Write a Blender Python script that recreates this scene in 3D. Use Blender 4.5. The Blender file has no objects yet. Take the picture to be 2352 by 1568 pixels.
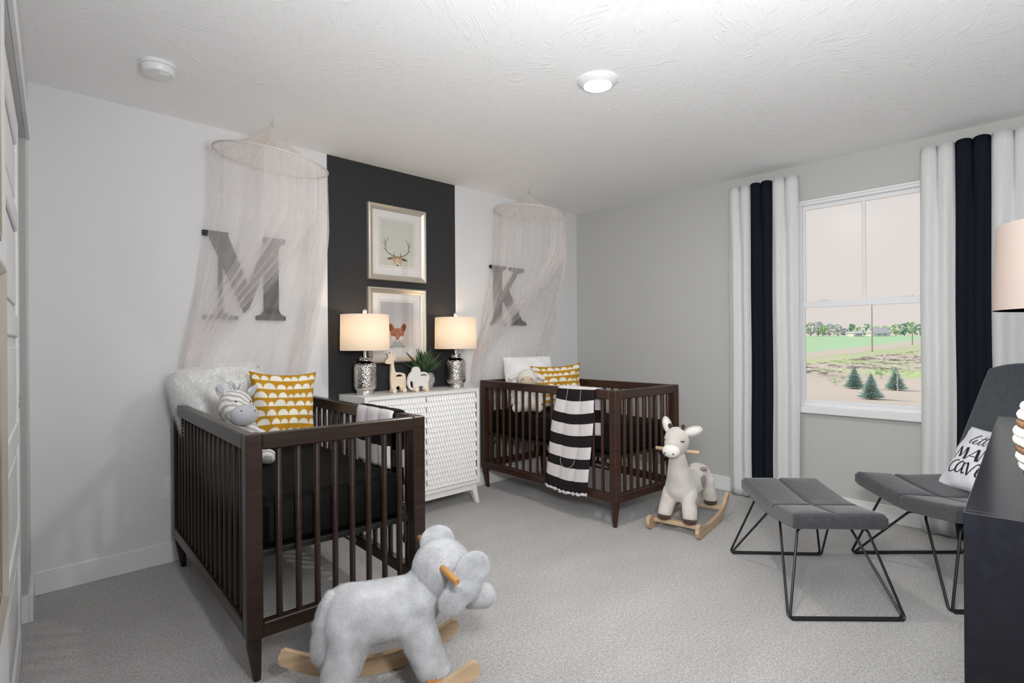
import bpy, bmesh, math, random
import numpy as np
from mathutils import Vector, Matrix, Quaternion
from math import sin, cos, pi, radians, sqrt, atan2

random.seed(7)
rng = np.random.default_rng(11)
sc = bpy.context.scene
COL = sc.collection

# ------------------------------------------------------------------ camera
F_PX, YAW, PITCH, ROLL = 1249.457, 0.805736, 0.0000683, -0.0072189
CAM = Vector((-4.20534, -3.444585, 1.191273))
fw = Vector((cos(YAW) * cos(PITCH), sin(YAW) * cos(PITCH), sin(PITCH)))
rt = Vector((sin(YAW), -cos(YAW), 0))
up = rt.cross(fw)
R2 = rt * cos(ROLL) + up * sin(ROLL)
U2 = -rt * sin(ROLL) + up * cos(ROLL)
cam = bpy.data.cameras.new('camera')
cam.sensor_width = 36.0
cam.lens = 36.0 * F_PX / 2352.0
cam.clip_start = 0.03
cam.clip_end = 2000
camo = bpy.data.objects.new('camera', cam)
COL.objects.link(camo)
m = Matrix.Identity(4)
for i in range(3):
    m[i][0], m[i][1], m[i][2], m[i][3] = R2[i], U2[i], -fw[i], CAM[i]
camo.matrix_world = m
sc.camera = camo

# ------------------------------------------------------------------ world, sun, lights, exposure
sc.view_settings.view_transform = 'Standard'
sc.view_settings.look = 'None'
sc.view_settings.gamma = 1.0
sc.view_settings.use_curve_mapping = False
sc.view_settings.exposure = 0.10
sc.cycles.transparent_max_bounces = 40
sc.cycles.max_bounces = 10
sc.cycles.diffuse_bounces = 6

world = bpy.data.worlds.new('sky')
sc.world = world
world.use_nodes = True
nt = world.node_tree
nt.nodes.clear()
wo = nt.nodes.new('ShaderNodeOutputWorld')
bg = nt.nodes.new('ShaderNodeBackground')
tc = nt.nodes.new('ShaderNodeTexCoord')
sx = nt.nodes.new('ShaderNodeSeparateXYZ')
rp = nt.nodes.new('ShaderNodeValToRGB')
rp.color_ramp.elements[0].position = 0.16
rp.color_ramp.elements[0].color = (0.800, 0.735, 0.690, 1)
rp.color_ramp.elements[1].position = 0.75
rp.color_ramp.elements[1].color = (0.60, 0.78, 1.0, 1)
nt.links.new(tc.outputs['Generated'], sx.inputs[0])
nt.links.new(sx.outputs['Z'], rp.inputs[0])
nt.links.new(rp.outputs[0], bg.inputs['Color'])
nt.links.new(bg.outputs[0], wo.inputs[0])
bg.inputs['Strength'].default_value = 0.89

def light(name, kind, loc, energy, color=(1, 1, 1), size=None, target=None, **kw):
    l = bpy.data.lights.new(name, kind)
    l.energy = energy
    l.color = color
    if size is not None:
        if kind == 'AREA': l.size = size
        elif kind == 'SUN': l.angle = size
        else: l.shadow_soft_size = size
    for k, v in kw.items(): setattr(l, k, v)
    o = bpy.data.objects.new(name, l)
    COL.objects.link(o)
    o.location = loc
    if target is not None:
        o.rotation_euler = (Vector(target) - Vector(loc)).to_track_quat('-Z', 'Y').to_euler()
    return o

# afternoon sun, shining along the window wall so that none of it falls into the room
light('sun', 'SUN', (20, 30, 20), 3.2, (1.0, 0.95, 0.86), 0.01, target=(20 + 0.6, 30 - 10.0, 20 - 7.5))
# added flash fill beside the camera, tilted up to brighten ceiling and right wall
light('added_flash_fill', 'AREA', (-3.74, -3.28, 1.48), 54, (0.97, 0.985, 1.0), 0.40, target=(-0.8, -2.1, 2.3))
LED_EMIT = 315.0
LAMP_W = 2.1
LAMP_C = (1.0, 0.76, 0.53)

# ------------------------------------------------------------------ helpers
class MB:
    def __init__(s):
        s.v = []; s.f = []; s.mi = []; s.cur = 0
    def add(s, vs, fs):
        o = len(s.v)
        s.v.extend([tuple(p) for p in vs])
        for f in fs:
            s.f.append(tuple(i + o for i in f)); s.mi.append(s.cur)
        return s
    def box(s, x0, x1, y0, y1, z0, z1, M=None):
        vs = [Vector((x, y, z)) for x in (x0, x1) for y in (y0, y1) for z in (z0, z1)]
        if M is not None: vs = [M @ p for p in vs]
        return s.add(vs, [(0, 1, 3, 2), (4, 6, 7, 5), (0, 4, 5, 1), (2, 3, 7, 6), (0, 2, 6, 4), (1, 5, 7, 3)])
    def cbox(s, x0, x1, y0, y1, z0, z1, b=0.003, M=None):
        """box with chamfered edges"""
        lo, hi = (x0, y0, z0), (x1, y1, z1)
        b = min(b, 0.45 * min(x1 - x0, y1 - y0, z1 - z0))
        vs, idx = [], {}
        for i in (0, 1):
            for j in (0, 1):
                for k in (0, 1):
                    c = [(lo, hi)[q][a] for a, q in enumerate((i, j, k))]
                    d = [1 if q == 0 else -1 for q in (i, j, k)]
                    for a in range(3):
                        p = [c[t] + (b * d[t] if t != a else 0) for t in range(3)]
                        idx[(i, j, k, a)] = len(vs); vs.append(Vector(p))
        fs = []
        def q(*ks): fs.append(tuple(idx[k] for k in ks))
        for a in range(3):
            o1, o2 = [t for t in range(3) if t != a]
            for e in (0, 1):
                def key(p, r):
                    t = [0, 0, 0]; t[a] = e; t[o1] = p; t[o2] = r
                    return (*t, a)
                q(key(0, 0), key(1, 0), key(1, 1), key(0, 1))
        for a in range(3):          # edges along axis a
            o1, o2 = [t for t in range(3) if t != a]
            for p in (0, 1):
                for r in (0, 1):
                    def key(e, ax):
                        t = [0, 0, 0]; t[a] = e; t[o1] = p; t[o2] = r
                        return (*t, ax)
                    q(key(0, o1), key(1, o1), key(1, o2), key(0, o2))
        for i in (0, 1):
            for j in (0, 1):
                for k in (0, 1):
                    q((i, j, k, 0), (i, j, k, 1), (i, j, k, 2))
        if M is not None: vs = [M @ p for p in vs]
        return s.add(vs, fs)
    def tube(s, pts, r, n=8, closed=False):
        pts = [Vector(p) for p in pts]
        N = len(pts)
        rs = r if isinstance(r, (list, tuple)) else [r] * N
        tg = []
        for i in range(N):
            a = pts[(i - 1) % N] if (closed or i > 0) else pts[i]
            b = pts[(i + 1) % N] if (closed or i < N - 1) else pts[i]
            t = (b - a)
            tg.append(t.normalized() if t.length > 1e-9 else Vector((0, 0, 1)))
        ref = Vector((0, 0, 1)) if abs(tg[0].z) < 0.9 else Vector((1, 0, 0))
        u = tg[0].cross(ref).normalized()
        vs = []
        for i in range(N):
            u = (u - tg[i] * u.dot(tg[i]))
            u = u.normalized() if u.length > 1e-6 else tg[i].orthogonal().normalized()
            w = tg[i].cross(u)
            for k in range(n):
                a = 2 * pi * k / n
                vs.append(pts[i] + (u * cos(a) + w * sin(a)) * rs[i])
        fs = []
        for i in range(N if closed else N - 1):
            for k in range(n):
                a0, a1 = i * n + k, i * n + (k + 1) % n
                b0, b1 = ((i + 1) % N) * n + k, ((i + 1) % N) * n + (k + 1) % n
                fs.append((a0, a1, b1, b0))
        if not closed:
            fs.append(tuple(range(n - 1, -1, -1))); fs.append(tuple((N - 1) * n + k for k in range(n)))
        return s.add(vs, fs)
    def lathe(s, prof, n=24, c=(0, 0, 0), M=None):
        c = Vector(c); vs = []; fs = []
        for r, z in prof:
            for k in range(n):
                a = 2 * pi * k / n
                vs.append(c + Vector((r * cos(a), r * sin(a), z)))
        for i in range(len(prof) - 1):
            for k in range(n):
                fs.append((i * n + k, i * n + (k + 1) % n, (i + 1) * n + (k + 1) % n, (i + 1) * n + k))
        if prof[0][0] > 1e-6: fs.append(tuple(range(n - 1, -1, -1)))
        if prof[-1][0] > 1e-6: fs.append(tuple((len(prof) - 1) * n + k for k in range(n)))
        if M is not None: vs = [M @ p for p in vs]
        return s.add(vs, fs)
    def prism(s, outline, d0, d1, M=None, hole=None):
        """outline in (a, b), extruded along the third axis; local (a, d, b)"""
        n = len(outline)
        vs = [Vector((a, d0, b)) for a, b in outline] + [Vector((a, d1, b)) for a, b in outline]
        fs = [tuple(range(n - 1, -1, -1)), tuple(range(n, 2 * n))]
        fs += [(i, (i + 1) % n, n + (i + 1) % n, n + i) for i in range(n)]
        if M is not None: vs = [M @ p for p in vs]
        return s.add(vs, fs)
    def ell(s, c, r, n=16, m_=10, M=None):
        c = Vector(c)
        if not isinstance(r, (list, tuple)): r = (r, r, r)
        vs = [c + Vector((0, 0, -r[2]))]
        for i in range(1, m_):
            ph = -pi / 2 + pi * i / m_
            for k in range(n):
                a = 2 * pi * k / n
                vs.append(c + Vector((r[0] * cos(ph) * cos(a), r[1] * cos(ph) * sin(a), r[2] * sin(ph))))
        vs.append(c + Vector((0, 0, r[2])))
        fs = [(0, 1 + (k + 1) % n, 1 + k) for k in range(n)]
        for i in range(m_ - 2):
            for k in range(n):
                fs.append((1 + i * n + k, 1 + i * n + (k + 1) % n, 1 + (i + 1) * n + (k + 1) % n, 1 + (i + 1) * n + k))
        L = len(vs) - 1; b = 1 + (m_ - 2) * n
        fs += [(b + k, b + (k + 1) % n, L) for k in range(n)]
        if M is not None: vs = [M @ p for p in vs]
        return s.add(vs, fs)
    def grid(s, fn, nu, nv, closed=False):
        vs = [fn(i / (nu if closed else nu - 1), j / (nv - 1)) for j in range(nv) for i in range(nu)]
        fs = []
        for j in range(nv - 1):
            for i in range(nu if closed else nu - 1):
                a, b = j * nu + i, j * nu + (i + 1) % nu
                fs.append((a, b, b + nu, a + nu))
        return s.add(vs, fs)

def props(o, label=None, cat=None, group=None, kind=None):
    if label: o['label'] = label
    if cat: o['category'] = cat
    if group: o['group'] = group
    if kind: o['kind'] = kind
    return o

def place(o, parent=None, loc=None, rot=None):
    COL.objects.link(o)
    if parent is not None: o.parent = parent
    if loc is not None: o.location = loc
    if rot is not None: o.rotation_euler = rot
    return o

def mesh(name, mb, mats, smooth=True, angle=35):
    me = bpy.data.meshes.new(name)
    me.from_pydata(mb.v, [], mb.f)
    if not isinstance(mats, (list, tuple)): mats = [mats]
    for k in mats: me.materials.append(k)
    if len(mats) > 1: me.polygons.foreach_set('material_index', mb.mi)
    if smooth:
        me.shade_smooth()
        me.set_sharp_from_angle(angle=radians(angle))
    me.update()
    return me

def obj(name, mb, mats, parent=None, smooth=True, angle=35, loc=None, rot=None, label=None, kind=None):
    o = bpy.data.objects.new(name, mesh(name, mb, mats, smooth, angle))
    place(o, parent, loc, rot)
    return props(o, label, kind=kind)

def inst(name, me, parent=None, loc=None, rot=None, scale=None):
    o = bpy.data.objects.new(name, me)
    place(o, parent, loc, rot)
    if scale is not None: o.scale = scale
    return o

def thing(name, label, cat, loc=(0, 0, 0), rotz=0, group=None):
    o = bpy.data.objects.new(name, None)
    o.empty_display_size = 0.05
    place(o, None, loc, (0, 0, rotz))
    return props(o, label, cat, group)

def struct(name, mb, mt, label, cat, parent=None, **kw):
    o = obj(name, mb, mt, parent, **kw)
    if parent is None: props(o, label, cat, kind='structure')
    return o

def copy_tree(o, parent=None):
    c = o.copy(); COL.objects.link(c)
    if parent is not None: c.parent = parent
    for ch in list(o.children): copy_tree(ch, c)
    return c

def flat_uv(me, fn):
    """uv from fn(vertex index)"""
    uv = me.uv_layers.new(name='UVMap')
    for l in me.loops: uv.data[l.index].uv = fn(l.vertex_index)

def paint(me, cols):
    a = me.color_attributes.new('Col', 'FLOAT_COLOR', 'POINT')
    c = np.ones((len(me.vertices), 4), dtype=np.float32); c[:, :3] = cols
    a.data.foreach_set('color', c.ravel())

def lin(r, g=None, b=None):
    if g is None: g = b = r
    f = lambda c: (c / 255 / 12.92) if c / 255 <= 0.04045 else ((c / 255 + 0.055) / 1.055) ** 2.4
    return (f(r), f(g), f(b), 1)

def blob(name, prims, mt, parent=None, voxel=0.006, smooth=6, label=None):
    """one continuous body: ellipsoids (c, r[, M]) and tapering limbs (p, r, p, r) fused by a voxel remesh"""
    mb = MB()
    for p in prims:
        if p[0] == 'e':
            mb.ell(p[1], p[2], 20, 12, p[3] if len(p) > 3 else None)
        else:
            _, a, ra, b, rb = p
            a, b = Vector(a), Vector(b)
            n = max(2, int((b - a).length / (0.35 * min(ra, rb))) + 1)
            for i in range(n + 1):
                t = i / n
                mb.ell(a.lerp(b, t), ra + (rb - ra) * t, 16, 10)
    me = mesh(name + '_tmp', mb, mt, False)
    o = bpy.data.objects.new(name + '_tmp', me); COL.objects.link(o)
    md = o.modifiers.new('r', 'REMESH'); md.mode = 'VOXEL'; md.voxel_size = voxel
    ms = o.modifiers.new('s', 'SMOOTH'); ms.iterations = smooth; ms.factor = 0.5
    dg = bpy.context.evaluated_depsgraph_get()
    nm = bpy.data.meshes.new_from_object(o.evaluated_get(dg))
    bpy.data.objects.remove(o); bpy.data.meshes.remove(me)
    nm.name = name
    nm.materials.clear(); nm.materials.append(mt)
    nm.shade_smooth()
    r = bpy.data.objects.new(name, nm)
    place(r, parent)
    return props(r, label)

def fur(o, n, length, rad, seed=1, rough=0.4):
    """short pile on a plush surface"""
    md = o.modifiers.new('pile', 'PARTICLE_SYSTEM')
    s = o.particle_systems[-1].settings
    s.type = 'HAIR'; s.count = n; s.hair_length = length; s.hair_step = 3
    s.emit_from = 'FACE'; s.use_even_distribution = True
    s.normal_factor = 0.0025; s.factor_random = 0.0012; s.tangent_factor = 0.0
    s.use_advanced_hair = True
    s.normal_factor = 0.7 * length; s.factor_random = rough * length; s.object_align_factor = (0, 0, -0.35 * length)
    s.root_radius = 1.0; s.tip_radius = 0.2; s.radius_scale = rad
    s.material = 1; s.display_step = 2; s.render_step = 2
    o.particle_systems[-1].seed = seed
    return o

# ------------------------------------------------------------------ materials
def mat(name, color, rough=0.5, metal=0.0, spec=0.5, var=None, bump=None, sheen=0.0, coat=0.0, coords='Object', alpha=None):
    """principled, with colour variation var=(scale, amount) and fine relief bump=(scale, strength[, kind])"""
    m = bpy.data.materials.new(name); m.use_nodes = True
    n = m.node_tree; b = n.nodes['Principled BSDF']
    c = color if len(color) == 4 else (*color, 1)
    b.inputs['Base Color'].default_value = c
    b.inputs['Roughness'].default_value = rough
    b.inputs['Metallic'].default_value = metal
    b.inputs['Specular IOR Level'].default_value = spec
    if sheen: b.inputs['Sheen Weight'].default_value = sheen; b.inputs['Sheen Roughness'].default_value = 0.5
    if coat: b.inputs['Coat Weight'].default_value = coat; b.inputs['Coat Roughness'].default_value = 0.15
    t = n.nodes.new('ShaderNodeTexCoord')
    if var:
        s = var[0]
        mp = n.nodes.new('ShaderNodeMapping')
        mp.inputs['Scale'].default_value = s if isinstance(s, tuple) else (s, s, s)
        n.links.new(t.outputs[coords], mp.inputs[0])
        nz = n.nodes.new('ShaderNodeTexNoise'); nz.inputs['Scale'].default_value = 1.0; nz.inputs['Detail'].default_value = 5
        n.links.new(mp.outputs[0], nz.inputs['Vector'])
        r = n.nodes.new('ShaderNodeValToRGB'); a = var[1]
        r.color_ramp.elements[0].position = 0.3; r.color_ramp.elements[1].position = 0.7
        r.color_ramp.elements[0].color = (*[max(0, x * (1 - a)) for x in c[:3]], 1)
        r.color_ramp.elements[1].color = (*[min(1, x * (1 + a)) for x in c[:3]], 1)
        n.links.new(nz.outputs['Fac'], r.inputs[0]); n.links.new(r.outputs[0], b.inputs['Base Color'])
    if bump:
        s = bump[0]
        mp = n.nodes.new('ShaderNodeMapping')
        mp.inputs['Scale'].default_value = s if isinstance(s, tuple) else (s, s, s)
        n.links.new(t.outputs[coords], mp.inputs[0])
        kind = bump[2] if len(bump) > 2 else 'noise'
        if kind == 'voronoi':
            x = n.nodes.new('ShaderNodeTexVoronoi'); x.inputs['Scale'].default_value = 1.0; out = x.outputs['Distance']
        else:
            x = n.nodes.new('ShaderNodeTexNoise'); x.inputs['Scale'].default_value = 1.0; x.inputs['Detail'].default_value = 4; out = x.outputs['Fac']
        n.links.new(mp.outputs[0], x.inputs['Vector'])
        bp = n.nodes.new('ShaderNodeBump'); bp.inputs['Strength'].default_value = bump[1]
        bp.inputs['Distance'].default_value = bump[3] if len(bump) > 3 else 0.005
        n.links.new(out, bp.inputs['Height']); n.links.new(bp.outputs[0], b.inputs['Normal'])
    return m

def emit(name, color, strength):
    m = bpy.data.materials.new(name); m.use_nodes = True
    n = m.node_tree; n.nodes.clear()
    o = n.nodes.new('ShaderNodeOutputMaterial'); e = n.nodes.new('ShaderNodeEmission')
    e.inputs[0].default_value = (*color, 1); e.inputs[1].default_value = strength
    n.links.new(e.outputs[0], o.inputs[0])
    return m

def thin_glass(name, gloss=0.06, tint=(1, 1, 1), rough=0.02):
    m = bpy.data.materials.new(name); m.use_nodes = True
    n = m.node_tree; n.nodes.clear()
    o = n.nodes.new('ShaderNodeOutputMaterial'); mx = n.nodes.new('ShaderNodeMixShader')
    t = n.nodes.new('ShaderNodeBsdfTransparent'); g = n.nodes.new('ShaderNodeBsdfGlossy')
    t.inputs[0].default_value = (*tint, 1); g.inputs['Roughness'].default_value = rough
    mx.inputs[0].default_value = gloss
    n.links.new(t.outputs[0], mx.inputs[1]); n.links.new(g.outputs[0], mx.inputs[2]); n.links.new(mx.outputs[0], o.inputs[0])
    return m

def cloth_through(name, color, trans=0.4, rough_scale=None):
    """diffuse + translucent fabric"""
    m = bpy.data.materials.new(name); m.use_nodes = True
    n = m.node_tree; n.nodes.clear()
    o = n.nodes.new('ShaderNodeOutputMaterial'); mx = n.nodes.new('ShaderNodeMixShader')
    d = n.nodes.new('ShaderNodeBsdfDiffuse'); t = n.nodes.new('ShaderNodeBsdfTranslucent')
    c = color if len(color) == 4 else (*color, 1)
    d.inputs[0].default_value = c; t.inputs[0].default_value = c
    mx.inputs[0].default_value = trans
    n.links.new(d.outputs[0], mx.inputs[1]); n.links.new(t.outputs[0], mx.inputs[2]); n.links.new(mx.outputs[0], o.inputs[0])
    if rough_scale:
        tc_ = n.nodes.new('ShaderNodeTexCoord'); mp = n.nodes.new('ShaderNodeMapping'); mp.inputs['Scale'].default_value = rough_scale
        nz = n.nodes.new('ShaderNodeTexNoise'); nz.inputs['Scale'].default_value = 1; nz.inputs['Detail'].default_value = 3
        n.links.new(tc_.outputs['Object'], mp.inputs[0]); n.links.new(mp.outputs[0], nz.inputs['Vector'])
        r = n.nodes.new('ShaderNodeValToRGB')
        r.color_ramp.elements[0].position = 0.3; r.color_ramp.elements[1].position = 0.7
        r.color_ramp.elements[0].color = (*[x * 0.92 for x in c[:3]], 1); r.color_ramp.elements[1].color = c
        n.links.new(nz.outputs['Fac'], r.inputs[0]); n.links.new(r.outputs[0], d.inputs[0]); n.links.new(r.outputs[0], t.inputs[0])
        bp = n.nodes.new('ShaderNodeBump'); bp.inputs['Strength'].default_value = 0.25; bp.inputs['Distance'].default_value = 0.002
        n.links.new(nz.outputs['Fac'], bp.inputs['Height']); n.links.new(bp.outputs[0], d.inputs['Normal'])
    return m

def net_mat(name, color, opac):
    """bobbin net: threads with open holes between, a little denser along the folds' grain"""
    m = bpy.data.materials.new(name); m.use_nodes = True
    n = m.node_tree; n.nodes.clear()
    o = n.nodes.new('ShaderNodeOutputMaterial'); mx = n.nodes.new('ShaderNodeMixShader'); m2 = n.nodes.new('ShaderNodeMixShader')
    d = n.nodes.new('ShaderNodeBsdfDiffuse'); t = n.nodes.new('ShaderNodeBsdfTranslucent'); tr = n.nodes.new('ShaderNodeBsdfTransparent')
    d.inputs[0].default_value = (*color, 1); t.inputs[0].default_value = (*color, 1); m2.inputs[0].default_value = 0.5
    n.links.new(d.outputs[0], m2.inputs[1]); n.links.new(t.outputs[0], m2.inputs[2])
    uv = n.nodes.new('ShaderNodeTexCoord'); mp = n.nodes.new('ShaderNodeMapping'); mp.inputs['Scale'].default_value = (70, 0.35, 1)
    nz = n.nodes.new('ShaderNodeTexNoise'); nz.inputs['Scale'].default_value = 1; nz.inputs['Detail'].default_value = 2
    n.links.new(uv.outputs['UV'], mp.inputs[0]); n.links.new(mp.outputs[0], nz.inputs['Vector'])
    mr = n.nodes.new('ShaderNodeMapRange')
    mr.inputs['From Min'].default_value = 0.35; mr.inputs['From Max'].default_value = 0.75
    mr.inputs['To Min'].default_value = opac[0]; mr.inputs['To Max'].default_value = opac[1]
    n.links.new(nz.outputs['Fac'], mr.inputs[0]); n.links.new(mr.outputs[0], mx.inputs[0])
    n.links.new(tr.outputs[0], mx.inputs[1]); n.links.new(m2.outputs[0], mx.inputs[2]); n.links.new(mx.outputs[0], o.inputs[0])
    return m

def attr_mat(name, rough=0.8, bump=None, sheen=0.0, spec=0.3):
    m = mat(name, (1, 1, 1), rough, bump=bump, sheen=sheen, spec=spec)
    n = m.node_tree; a = n.nodes.new('ShaderNodeAttribute'); a.attribute_name = 'Col'
    n.links.new(a.outputs['Color'], n.nodes['Principled BSDF'].inputs['Base Color'])
    return m

def carpet_mat():
    m = mat('grey_cut_pile_carpet', (0.3, 0.3, 0.3), 0.95, spec=0.1, sheen=0.25)
    n = m.node_tree; b = n.nodes['Principled BSDF']; t = n.nodes.new('ShaderNodeTexCoord')
    def noise(s, det=3, rot=0):
        mp = n.nodes.new('ShaderNodeMapping'); mp.inputs['Scale'].default_value = s; mp.inputs['Rotation'].default_value = (0, 0, rot)
        n.links.new(t.outputs['Object'], mp.inputs[0])
        z = n.nodes.new('ShaderNodeTexNoise'); z.inputs['Scale'].default_value = 1; z.inputs['Detail'].default_value = det
        n.links.new(mp.outputs[0], z.inputs['Vector']); return z.outputs['Fac']
    fine = noise((230, 230, 230), 2)
    tuft = noise((75, 75, 75), 2)
    nap = noise((1.3, 3.2, 1), 4, radians(50))      # strokes left in the nap by the vacuum cleaner
    def ramp(src, p0, c0, p1, c1):
        r = n.nodes.new('ShaderNodeValToRGB')
        r.color_ramp.elements[0].position = p0; r.color_ramp.elements[0].color = (c0, c0 * 0.99, c0 * 0.98, 1)
        r.color_ramp.elements[1].position = p1; r.color_ramp.elements[1].color = (c1, c1 * 0.99, c1 * 0.98, 1)
        n.links.new(src, r.inputs[0]); return r.outputs[0]
    base = ramp(fine, 0.3, 0.30, 0.7, 0.86)
    tf = ramp(tuft, 0.3, 0.74, 0.7, 1.0)
    np_ = ramp(nap, 0.35, 0.86, 0.68, 1.0)
    x1 = n.nodes.new('ShaderNodeMix'); x1.data_type = 'RGBA'; x1.blend_type = 'MULTIPLY'; x1.inputs[0].default_value = 1
    x2 = n.nodes.new('ShaderNodeMix'); x2.data_type = 'RGBA'; x2.blend_type = 'MULTIPLY'; x2.inputs[0].default_value = 1
    n.links.new(base, x1.inputs[6]); n.links.new(tf, x1.inputs[7]); n.links.new(x1.outputs[2], x2.inputs[6]); n.links.new(np_, x2.inputs[7])
    n.links.new(x2.outputs[2], b.inputs['Base Color'])
    bp = n.nodes.new('ShaderNodeBump'); bp.inputs['Strength'].default_value = 0.9; bp.inputs['Distance'].default_value = 0.006
    n.links.new(fine, bp.inputs['Height']); n.links.new(bp.outputs[0], b.inputs['Normal'])
    return m

def ceiling_mat():
    """stomped ceiling texture: bursts of raised ridges"""
    m = mat('stomp_textured_ceiling', (0.90, 0.90, 0.90), 0.9, spec=0.2)
    n = m.node_tree; b = n.nodes['Principled BSDF']; t = n.nodes.new('ShaderNodeTexCoord')
    v = n.nodes.new('ShaderNodeTexVoronoi'); v.inputs['Scale'].default_value = 3.2
    n.links.new(t.outputs['Object'], v.inputs['Vector'])
    rot = n.nodes.new('ShaderNodeVectorRotate'); rot.rotation_type = 'Z_AXIS'
    mu = n.nodes.new('ShaderNodeMath'); mu.operation = 'MULTIPLY'; mu.inputs[1].default_value = 12.0
    sp = n.nodes.new('ShaderNodeSeparateColor')
    n.links.new(v.outputs['Color'], sp.inputs[0]); n.links.new(sp.outputs[0], mu.inputs[0])
    n.links.new(t.outputs['Object'], rot.inputs['Vector']); n.links.new(mu.outputs[0], rot.inputs['Angle'])
    dist = n.nodes.new('ShaderNodeTexNoise'); dist.inputs['Scale'].default_value = 7; 
    n.links.new(t.outputs['Object'], dist.inputs['Vector'])
    ad = n.nodes.new('ShaderNodeMix'); ad.data_type = 'RGBA'; ad.blend_type = 'ADD'; ad.inputs[0].default_value = 0.12
    n.links.new(rot.outputs[0], ad.inputs[6]); n.links.new(dist.outputs['Color'], ad.inputs[7])
    mp = n.nodes.new('ShaderNodeMapping'); mp.inputs['Scale'].default_value = (13, 95, 1)
    n.links.new(ad.outputs[2], mp.inputs[0])
    nz = n.nodes.new('ShaderNodeTexNoise'); nz.inputs['Scale'].default_value = 1; nz.inputs['Detail'].default_value = 1
    n.links.new(mp.outputs[0], nz.inputs['Vector'])
    r = n.nodes.new('ShaderNodeValToRGB'); r.color_ramp.elements[0].position = 0.56; r.color_ramp.elements[1].position = 0.68
    n.links.new(nz.outputs['Fac'], r.inputs[0])
    bp = n.nodes.new('ShaderNodeBump'); bp.inputs['Strength'].default_value = 0.32; bp.inputs['Distance'].default_value = 0.004
    n.links.new(r.outputs[0], bp.inputs['Height']); n.links.new(bp.outputs[0], b.inputs['Normal'])
    return m

M = {}
M['wall'] = mat('pale_wall_paint', (0.73, 0.73, 0.735), 0.8, spec=0.25, bump=(160, 0.08))
M['greige'] = mat('greige_wall_paint', (0.52, 0.52, 0.495), 0.8, spec=0.25, bump=(160, 0.08))
M['charcoal'] = mat('charcoal_wall_paint', (0.040, 0.040, 0.041), 0.8, spec=0.15, bump=(160, 0.08))
M['ceiling'] = ceiling_mat()
M['carpet'] = carpet_mat()
M['trim'] = mat('white_trim_paint', (0.80, 0.80, 0.80), 0.4)
M['vinyl'] = mat('white_window_vinyl', (0.82, 0.82, 0.83), 0.35)
M['crib'] = mat('dark_espresso_wood', (0.026, 0.0155, 0.011), 0.34, var=((3, 3, 60), 0.35), bump=((4, 4, 90), 0.05), spec=0.35, coat=0.1)
M['crib_red'] = mat('dark_walnut_wood', (0.044, 0.019, 0.012), 0.34, var=((3, 3, 60), 0.35), bump=((4, 4, 90), 0.05), spec=0.35, coat=0.1)
M['black_sheet'] = mat('black_crib_sheet', (0.0045, 0.0041, 0.004), 0.7, spec=0.12, var=(30, 0.25), bump=(25, 0.1))
M['black_metal'] = mat('black_painted_metal', (0.012, 0.012, 0.013), 0.38)
M['metal'] = mat('bright_metal', (0.55, 0.55, 0.55), 0.25, metal=1)
M['net'] = net_mat('sheer_white_net', (0.97, 0.92, 0.90), (0.20, 0.31))
M['net_cone'] = net_mat('sheer_net_top', (0.92, 0.85, 0.80), (0.40, 0.55))
M['hoop'] = mat('white_wire_hoop', (0.6, 0.57, 0.55), 0.5)
M['letter'] = mat('black_painted_letter', (0.010, 0.011, 0.011), 0.55, bump=(80, 0.1))
M['white_lacquer'] = mat('white_lacquer', (0.84, 0.825, 0.80), 0.38, bump=(40, 0.03))
M['silver_frame'] = mat('champagne_silver_frame', (0.66, 0.61, 0.53), 0.3, metal=0.75, bump=((8, 8, 120), 0.05))
M['mat_board'] = mat('white_mat_board', (0.80, 0.77, 0.75), 0.9)
M['glass'] = thin_glass('window_glass', 0.012, rough=0.25)
M['pic_glass'] = thin_glass('picture_glass', 0.07)
M['mercury'] = mat('hammered_mercury_metal', (0.74, 0.70, 0.66), 0.13, metal=1, bump=(105, 0.45, 'voronoi', 0.007))
M['crystal'] = mat('clear_crystal', (0.75, 0.75, 0.75), 0.08, metal=0.4)
M['nickel'] = mat('satin_nickel', (0.60, 0.55, 0.48), 0.3, metal=1)
M['shade'] = cloth_through('white_linen_shade', (0.86, 0.81, 0.74), 0.5)
M['shade_blush'] = cloth_through('blush_linen_shade', (0.62, 0.53, 0.48), 0.45)
M['fur_white'] = mat('fluffy_white_fur', (0.98, 0.97, 0.94), 0.95, sheen=0.8, spec=0.1, var=(12, 0.06), bump=(90, 0.8, 'noise', 0.012))
M['plush_white'] = mat('off_white_plush', (0.76, 0.72, 0.66), 0.95, sheen=0.5, spec=0.1, var=(25, 0.08), bump=(160, 0.6, 'noise', 0.006))
M['plush_cream'] = mat('cream_plush', (0.66, 0.61, 0.56), 0.95, sheen=0.5, spec=0.1, var=(14, 0.10), bump=(150, 0.6, 'noise', 0.006))
M['plush_grey'] = mat('silver_grey_plush', (0.54, 0.545, 0.56), 0.95, sheen=0.4, spec=0.1, var=(13, 0.22), bump=(260, 0.6, 'noise', 0.006))
M['plush_tan'] = mat('tan_plush', (0.60, 0.47, 0.36), 0.95, sheen=0.4, spec=0.1)
M['plush_brown'] = mat('brown_plush', (0.075, 0.045, 0.032), 0.9, sheen=0.3, spec=0.1, bump=(150, 0.4))
M['plush_mauve'] = mat('mauve_brown_spot_plush', (0.30, 0.235, 0.215), 0.9, sheen=0.3, spec=0.1)
M['muzzle_grey'] = mat('grey_muzzle_plush', (0.44, 0.44, 0.47), 0.95, sheen=0.3, spec=0.1, bump=(170, 0.3))
M['muzzle_white'] = mat('white_muzzle_plush', (0.84, 0.80, 0.76), 0.95, sheen=0.3, spec=0.1)
M['black_thread'] = mat('black_thread', (0.006, 0.006, 0.006), 0.4)
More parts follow.
